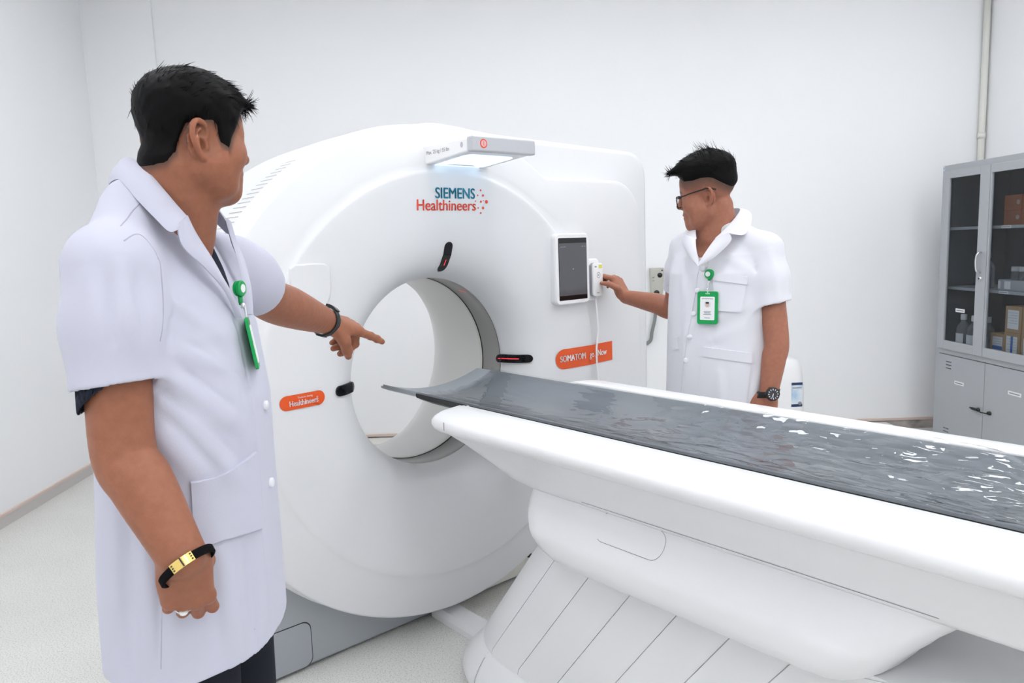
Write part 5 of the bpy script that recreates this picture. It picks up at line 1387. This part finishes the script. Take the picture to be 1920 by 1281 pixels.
def thickR(q): return .006+.016*sstep(.055, .115, q[:, 2])+.004*sstep(.03, .08, q[:, 0])
def fringeR(F):
    for k in range(9):
        y = -.048+.012*k
        a = HEAD2.w((.058-.25*abs(y), y, .112)); b_ = HEAD2.w((.118-.32*abs(y), y*1.05, .094+.004*math.sin(k*1.9)))
        F.cone(a, b_, .015, .0065, .015)
HFR, SKR = hair_field(HEAD2, HAIRR_F, HAIRR_U, thickR, .001, fringeR, 4, neck=([nk0, nk0*.5+nkb*.5, nkb], [.050, .050, .060], .02))
hair2 = field_obj('hair', HFR, .0032, m_hair); inv(hair2, man2)
hair_mesh = hair2.data
b = MB()
Vs, Fs = hair_locks(HEAD2, HFR, 1100, lambda q: (q[:, 2] > .07), lambda q: np.array([.9, .2*np.sign(q[1]), .12]), .026, .0011, .10); b.add(Vs, Fs)
Vs, Fs = hair_locks(HEAD2, HFR, 60, lambda q: (q[:, 2] > .125) & (q[:, 0] < .01) & (q[:, 0] > -.05), lambda q: np.array([.3, .1, .9]), .036, .0009, .9); b.add(Vs, Fs)
Vs, Fs = hair_locks(HEAD2, HFR, 500, lambda q: (q[:, 2] < .075), lambda q: np.array([-.2, 0, -1.]), .011, .0007, .05); b.add(Vs, Fs)
o = b.build('hair_locks', m_hair, None); inv(o, man2)
for g in (-1, 1):
    b = MB(); c = HEAD2.w((.0757, g*.031, .0030)); b.lathe([(0, .0125), (.004, .0119), (.008, .0096), (.0108, .006)], n=16)
    f_, l_, u_ = HEAD2.A; b.v = [tuple(c+l_*x+u_*y*.28+f_*z) for x, y, z in b.v]; o = b.build('eye', m_eye, None); inv(o, man2)
# ---------------------------------------------------------------- coat
FD = Field()
FD.stack([(.55, 0, 0, .125, .190), (.75, 0, 0, .124, .190), (.90, 0, 0, .120, .186), (1.05, 0, 0, .117, .182), (1.16, 0, .0, .114, .178), (1.28, -.004, 0, .110, .172), (1.34, -.012, 0, .098, .160), (1.385, -.02, 0, .078, .135), (1.415, -.02, 0, .062, .095), (1.44, -.02, 0, .056, .07)], TC, (RF_, RL_), .02, n=2.3)
for q in (SR, SL_): FD.cone(nkb*.78+q*.22+UP*.026, q+UP*.002, .042, .046, .03)
hemR2 = SR+nrm(ER-SR)*.175; sdr2 = nrm(ER-SR); hemL2 = SL_+(EL_-SL_)*.60; sdl2 = nrm(EL_-SL_)
sleeve(FD, SR, hemR2, sdr2, nrm(sdr2), .048, .053, .057, .051); sleeve(FD, SL_, hemL2, sdl2, nrm(sdl2+RV*.14), .050, .060, .064, .056)
def fpix2(p, q, b0, b1, amp, w):
    fold(FD.project(rp(*p, b0)[None], 12)[0], FD.project(rp(*q, b1)[None], 12)[0], amp, w, FD)
for f in (((1420, 560), (1340, 600), -.12, -.13, .006, .016), ((1425, 590), (1330, 640), -.12, -.13, .006, .018), ((1430, 610), (1400, 745), -.10, -.11, .005, .014), ((1420, 500), (1428, 580), -.13, -.12, -.007, .012), ((1275, 480), (1285, 560), -.02, -.03, .005, .014), ((1290, 560), (1275, 700), -.05, -.05, .005, .015),
          ((1450, 470), (1462, 570), -.18, -.19, .004, .013), ((1478, 480), (1480, 560), -.15, -.16, -.001, .012), ((1345, 690), (1350, 770), -.14, -.14, .005, .016), ((1300, 600), (1275, 640), -.08, -.06, .004, .014), ((1360, 470), (1420, 520), -.13, -.14, .004, .016)): fpix2(*f)
FD.cone(nkb-UP*.02, nkb+UP*.14, .062, .078, .006, '-')
vb = rp(1309, 497, -.12); vb = FD.project(vb[None], 10)[0]
FD.cone(vb, HEAD2.w((.03, 0, -.13)), .006, .050, .006, '-')
FD._add(lambda P: P[:, 2]-.62, tw(0, 0, .55), .4, .003, '-')
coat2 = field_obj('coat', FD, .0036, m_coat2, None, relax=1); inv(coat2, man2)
FDs = Field(); FDs.p = [p for p in FD.p if p[4] != '-']
def mirror2(P): q = P-TC; return TC+RF_*(q@RF_)-RL_*(q@RL_)+UP*P[2]-UP*TC[2]
cin2 = [(1386, 391, .005), (1382, 403, -.045), (1360, 429, -.085), (1340, 447, -.105)]
cout2 = [(1402, 397, .0), (1407, 416, -.055), (1394, 440, -.105), (1367, 437, -.125)]
lin2 = [(1343, 445, -.105), (1330, 462, -.118), (1317, 482, -.124), (1309, 498, -.124)]
lout2 = [(1366, 436, -.128), (1370, 452, -.132), (1340, 482, -.132), (1311, 500, -.128)]
I3, O3 = [rp(*p) for p in cin2], [rp(*p) for p in cout2]
bk_i, bk_o = nkb-RF_*.062+UP*.082, nkb-RF_*.086+UP*.045
I3 = [mirror2(p) for p in I3[::-1]]+[bk_i]+I3; O3 = [mirror2(p) for p in O3[::-1]]+[bk_o]+O3
out = [nrm((p-nkb)*[1, 1, .3]) for p in spline(O3, 60)]; strip_sheet('collar', I3, O3, m_coat2, man2, .0035, .005, out, 60)
I3, O3 = [rp(*p) for p in lin2], [rp(*p) for p in lout2]
for mm in (False, True):
    a, c = ([mirror2(p) for p in I3], [mirror2(p) for p in O3]) if mm else (I3, O3)
    out = [nrm((p-nkb+RF_*.03)*[1, 1, .1]) for p in spline(c, 40)]; strip_sheet('lapel', a, c, m_coat2, man2, .004, .006, out, 40)
def cast2(F, P):
    D = P-CAMP; L = np.linalg.norm(D.reshape(-1, 3), axis=1)[:, None]; D = D.reshape(-1, 3)/L
    return F.march(np.tile(CAMP, (len(D), 1)), D, 1.6, 3.6).reshape(P.shape)
for nm, q in (('pocket', ((1318, 664), (1408, 676), (1311, 742), (1399, 757))), ('pocket_flap', ((1319, 650), (1409, 662), (1320, 668), (1408, 681))), ('breast_pocket', ((1338, 522), (1400, 529), (1340, 583), (1389, 586))), ('breast_pocket_flap', ((1338, 512), (1402, 519), (1338, 526), (1401, 534)))):
    Pk = cast2(FDs, quad(*q, 1.0)); surf_patch(nm, FDs, Pk, m_coat2, man2, .0025 if 'flap' not in nm else .006, .0035)
Pk = cast2(FDs, quad((1262, 632), (1273, 632), (1262, 656), (1272, 656), 1.0, 6, 8)); surf_patch('pocket_flap', FDs, Pk, m_coat2, man2, .003, .003)
b = MB(); Q = surf_line(FDs, cast2(FDs, np.array([[ray(x, y)+CAMP for x, y in ((1312, 500), (1302, 560), (1291, 620), (1280, 700), (1274, 770))]]))[0], .001, 40, .0006); b.tube(Q, .0016, 6); o = b.build('placket_seam', M('seam_shadow', (.66, .66, .72), .9), None); inv(o, man2)
for (x, y) in ((1318, 504), (1308, 545), (1301, 588), (1293, 632), (1286, 676)):
    c = cast2(FDs, np.array([[ray(x, y)+CAMP]]))[0, 0]; g = FDs.grad(c[None])[0]; b = MB(); a1 = nrm(np.cross(g, UP)); a2 = np.cross(g, a1)
    b.lathe([(0, .003), (.007, .003), (.009, .002), (.009, -.002)], n=18); b.v = [tuple(c+a1*x_+a2*y_+g*(z_+.0008)) for x_, y_, z_ in b.v]; o = b.build('button', m_button, None); inv(o, man2)
# pale patterned shirt under the coat
m_pale = M('pale_shirt', (.66, .655, .64), .8); nt = m_pale.node_tree
nt.links.new(ramp(nt, noise(nt, 60, 2, .5, 'Object', (1, 1, .25)), [(.42, (.70, .70, .69)), (.60, (.60, .60, .60)), (.68, (.16, .17, .20))]), bsdf(m_pale).inputs['Base Color'])
FQ = Field(); FQ.stack([(1.15, 0, 0, .102, .152), (1.30, -.004, 0, .098, .150), (1.36, -.012, 0, .075, .12), (1.405, -.018, 0, .056, .068), (1.41, -.018, 0, .055, .066)], TC, (RF_, RL_), .02)
FQ.chain([nkb-UP*.03, nkb+(nk0-nkb)*.22], [.066, .062], .01)
FQ.cone(rp(1324, 470, -.125)*.75+nkb*.25, HEAD2.w((.04, 0, -.15)), .006, .050, .004, '-')
shirt2 = field_obj('shirt', FQ, .004, m_pale); inv(shirt2, man2)
FT = Field(); FT.stack([(.80, 0, 0, .105, .15), (.92, 0, 0, .11, .155), (1.0, 0, 0, .10, .145)], TC, (RF_, RL_), .03)
for g in (-1, 1): FT.chain([tw(-.0, g*.085, .84), tw(.005, g*.092, .48), tw(-.018, g*.092, .09)], [.094, .072, .058], .03)
FT.half((0, 0, .045), (0, 0, -1)); o = field_obj('trousers', FT, .008, m_trouser); inv(o, man2)
for g in (-1, 1):
    FF = Field(); FF.chain([tw(-.045, g*.092, .045), tw(.05, g*.098, .042), tw(.17, g*.108, .034)], [.046, .046, .036], .03); FF.half((0, 0, .002), (0, 0, -1)); o = field_obj('shoe', FF, .006, m_shoe); inv(o, man2)
# ---------------------------------------------------------------- glasses
gl0 = HEAD2.w((.09, 0, .004)); gla = worn('glasses', gl0, 'black framed glasses on the face of the person reaching for the hand control', 'glasses')
m_frame = M('black_frame', (.01, .01, .011), .25)
m_lens = bpy.data.materials.new('lens'); m_lens.use_nodes = True; nt = m_lens.node_tree; nt.nodes.clear()
out_ = nt.nodes.new('ShaderNodeOutputMaterial'); mxn = nt.nodes.new('ShaderNodeMixShader'); tr_ = nt.nodes.new('ShaderNodeBsdfTransparent'); gs_ = nt.nodes.new('ShaderNodeBsdfGlossy'); gs_.inputs['Roughness'].default_value = .03
mxn.inputs[0].default_value = .14; nt.links.new(tr_.outputs[0], mxn.inputs[1]); nt.links.new(gs_.outputs[0], mxn.inputs[2]); nt.links.new(mxn.outputs[0], out_.inputs[0])
for g in (-1, 1):
    b = MB(); pts = [HEAD2.w((.1005-.16*abs(x*1)*.5-.02*abs(y), g*.034+x, -.008+y)) for x, y in rrect(.052, .038, .011, 6)]
    b.tube(pts+[pts[0]], .0022, 8); o = b.build('rim', m_frame, None); inv(o, gla)
    b = MB(); b.add([tuple(p) for p in pts], [tuple(range(len(pts)))]); o = b.build('lens', m_lens, None, solid=.0012); inv(o, gla)
    b = MB(); b.tube([HEAD2.w(p) for p in ((.093, g*.060, .006), (.086, g*.071, .009), (.045, g*.0775, .017), (.0, g*.0805, .023), (-.014, g*.083, .026), (-.034, g*.084, .022), (-.048, g*.083, .017))], [.0024, .0026, .0022, .0022, .0024, .0030, .0030], 8); o = b.build('temple', m_frame, None); inv(o, gla)
b = MB(); b.tube([HEAD2.w((.1000, -.009, .002)), HEAD2.w((.105, 0, .0045)), HEAD2.w((.1000, .009, .002))], .0021, 8); o = b.build('bridge', m_frame, None); inv(o, gla)
# ---------------------------------------------------------------- watch
wc = WL_+(EL_-WL_)*.035; wt = worn('wristwatch', wc, 'black wristwatch with white hour marks on the wrist above the table edge', 'watch')
wa = nrm(-dl+RV*-.30); V, Fc, _ = band_around(FR, wc, wa, .06, .010, .0032); o = mesh_obj('strap', V, Fc, m_black, None, angle=.7); inv(o, wt)
wn = nrm(CAMP-wc+RV*.9-UP*.1); wn = nrm(wn-wa*(wn@wa)); tq = shrink(FR, wc[None], wn[None], .08)[0]; cc = wc+wn*(tq+.0045)
disc(cc, wn, [(0, -.006), (.020, -.006), (.0235, -.004), (.0235, .003), (.021, .0048), (0, .0048)], m_black, 'case', wt, n=10)
disc(cc+wn*.0049, wn, [(0, .0004), (.0185, .0004), (.019, 0)], M('watch_face', (.035, .035, .04), .3), 'dial', wt)
s1 = nrm(np.cross(UP, wn)); s2 = np.cross(wn, s1); b = MB()
for k in range(12):
    a = 2*PI*k/12; e1 = s1*math.cos(a)+s2*math.sin(a); e2 = -s1*math.sin(a)+s2*math.cos(a)
    b.add([cc+wn*.0056+e1*r+e2*w_ for r, w_ in ((.0125, -.0011), (.0172, -.0013), (.0172, .0013), (.0125, .0011))], [(0, 1, 2, 3)])
o = b.build('hour_marks', m_paper, None, smooth=False); inv(o, wt)
b = MB()
for a, L, w0 in ((-1.75, .013, .0009), (-1.95, .009, .0012)):
    e1 = s1*math.cos(a)+s2*math.sin(a); e2 = -s1*math.sin(a)+s2*math.cos(a); b.add([cc+wn*.0059+e1*r+e2*w_ for r, w_ in ((-.002, -w0), (L, -w0), (L, w0), (-.002, w0))], [(0, 1, 2, 3)])
o = b.build('hands', m_paper, None, smooth=False); inv(o, wt)
# ---------------------------------------------------------------- badge on his chest
rc_ = cast2(FDs, np.array([[ray(1332, 514)+CAMP]]))[0, 0]; gn = FDs.grad(rc_[None])[0]; gn = nrm(gn-UP*(gn@UP)+UP*.05)
bd = worn('badge_reel', rc_, 'green badge reel with identity card on the chest of the person in glasses', 'badge')
r0_ = rc_+gn*.010
disc(r0_, gn, [(0, -.007), (.015, -.007), (.0165, -.005), (.0165, .003), (.0145, .006), (0, .006)], m_green, 'reel', bd)
disc(r0_+gn*.0062-np.cross(UP, gn)*.003, gn, [(0, .0008), (.008, .0008), (.0085, 0)], m_paper, 'reel_sticker', bd)
b = MB(); b.tube([r0_-UP*.013, r0_-UP*.022], [.006, .004], 10); o = b.build('reel_spout', m_green, None); inv(o, bd)
hc = cast2(FDs, np.array([[ray(1329, 577)+CAMP]]))[0, 0]+gn*.010; top_ = hc+UP*.054
b = MB(); b.tube(spline([r0_-UP*.021, (r0_+top_)/2-UP*.006+gn*.003, top_-UP*.004], 12), .0018, 6); o = b.build('strap', M('clear_strap_b', (.72, .73, .75), .3), None); inv(o, bd)
for q in (.35, .75): 
    c_ = (r0_-UP*.02)*(1-q)+top_*q; disc(c_+gn*.003, gn, [(0, .0015), (.0035, .0012), (.004, 0)], m_chrome, 'snap', bd, n=14)
hx = nrm(np.cross(UP, gn)); hx = nrm(hx); hu_ = nrm(np.cross(gn, hx)); 
def plate2(cx, cy, w_, h_, r_, z0, z1, mat, name, ch=0):
    b = MB(); pts = rrect(w_, h_, r_, 4); f = lambda x, y, z: hc+hx*(cx+x)+hu_*(cy+y)+gn*z
    b.loft([[f(x, y, z0) for x, y in pts], [f(x, y, z1) for x, y in pts]]); o = b.build(name, mat, None, smooth=False); return inv(o, bd)
plate2(0, 0, .071, .110, .007, -.002, .003, m_green, 'card_holder'); plate2(0, -.002, .050, .078, .003, .003, .0036, m_paper, 'card')
plate2(0, .0475, .016, .004, .0019, .003, .0035, M('slot_pale', (.35, .62, .42), .4), 'holder_slot')
plate2(0, .012, .024, .024, .0119, .0036, .0040, M('photo_ring', (.72, .73, .75), .6), 'photo_frame'); plate2(0, .010, .013, .016, .006, .0040, .0043, M('portrait_skin', (.60, .45, .38), .6), 'portrait'); plate2(0, .0165, .012, .006, .0025, .0043, .0046, m_black, 'portrait_hair')
for i, (y, w_) in enumerate(((.030, .040), (-.012, .026), (-.017, .022), (-.022, .028), (-.034, .020))): plate2(0, y, w_, .0018 if i != 2 else .003, .0008, .0036, .0040, m_ink, 'card_print')
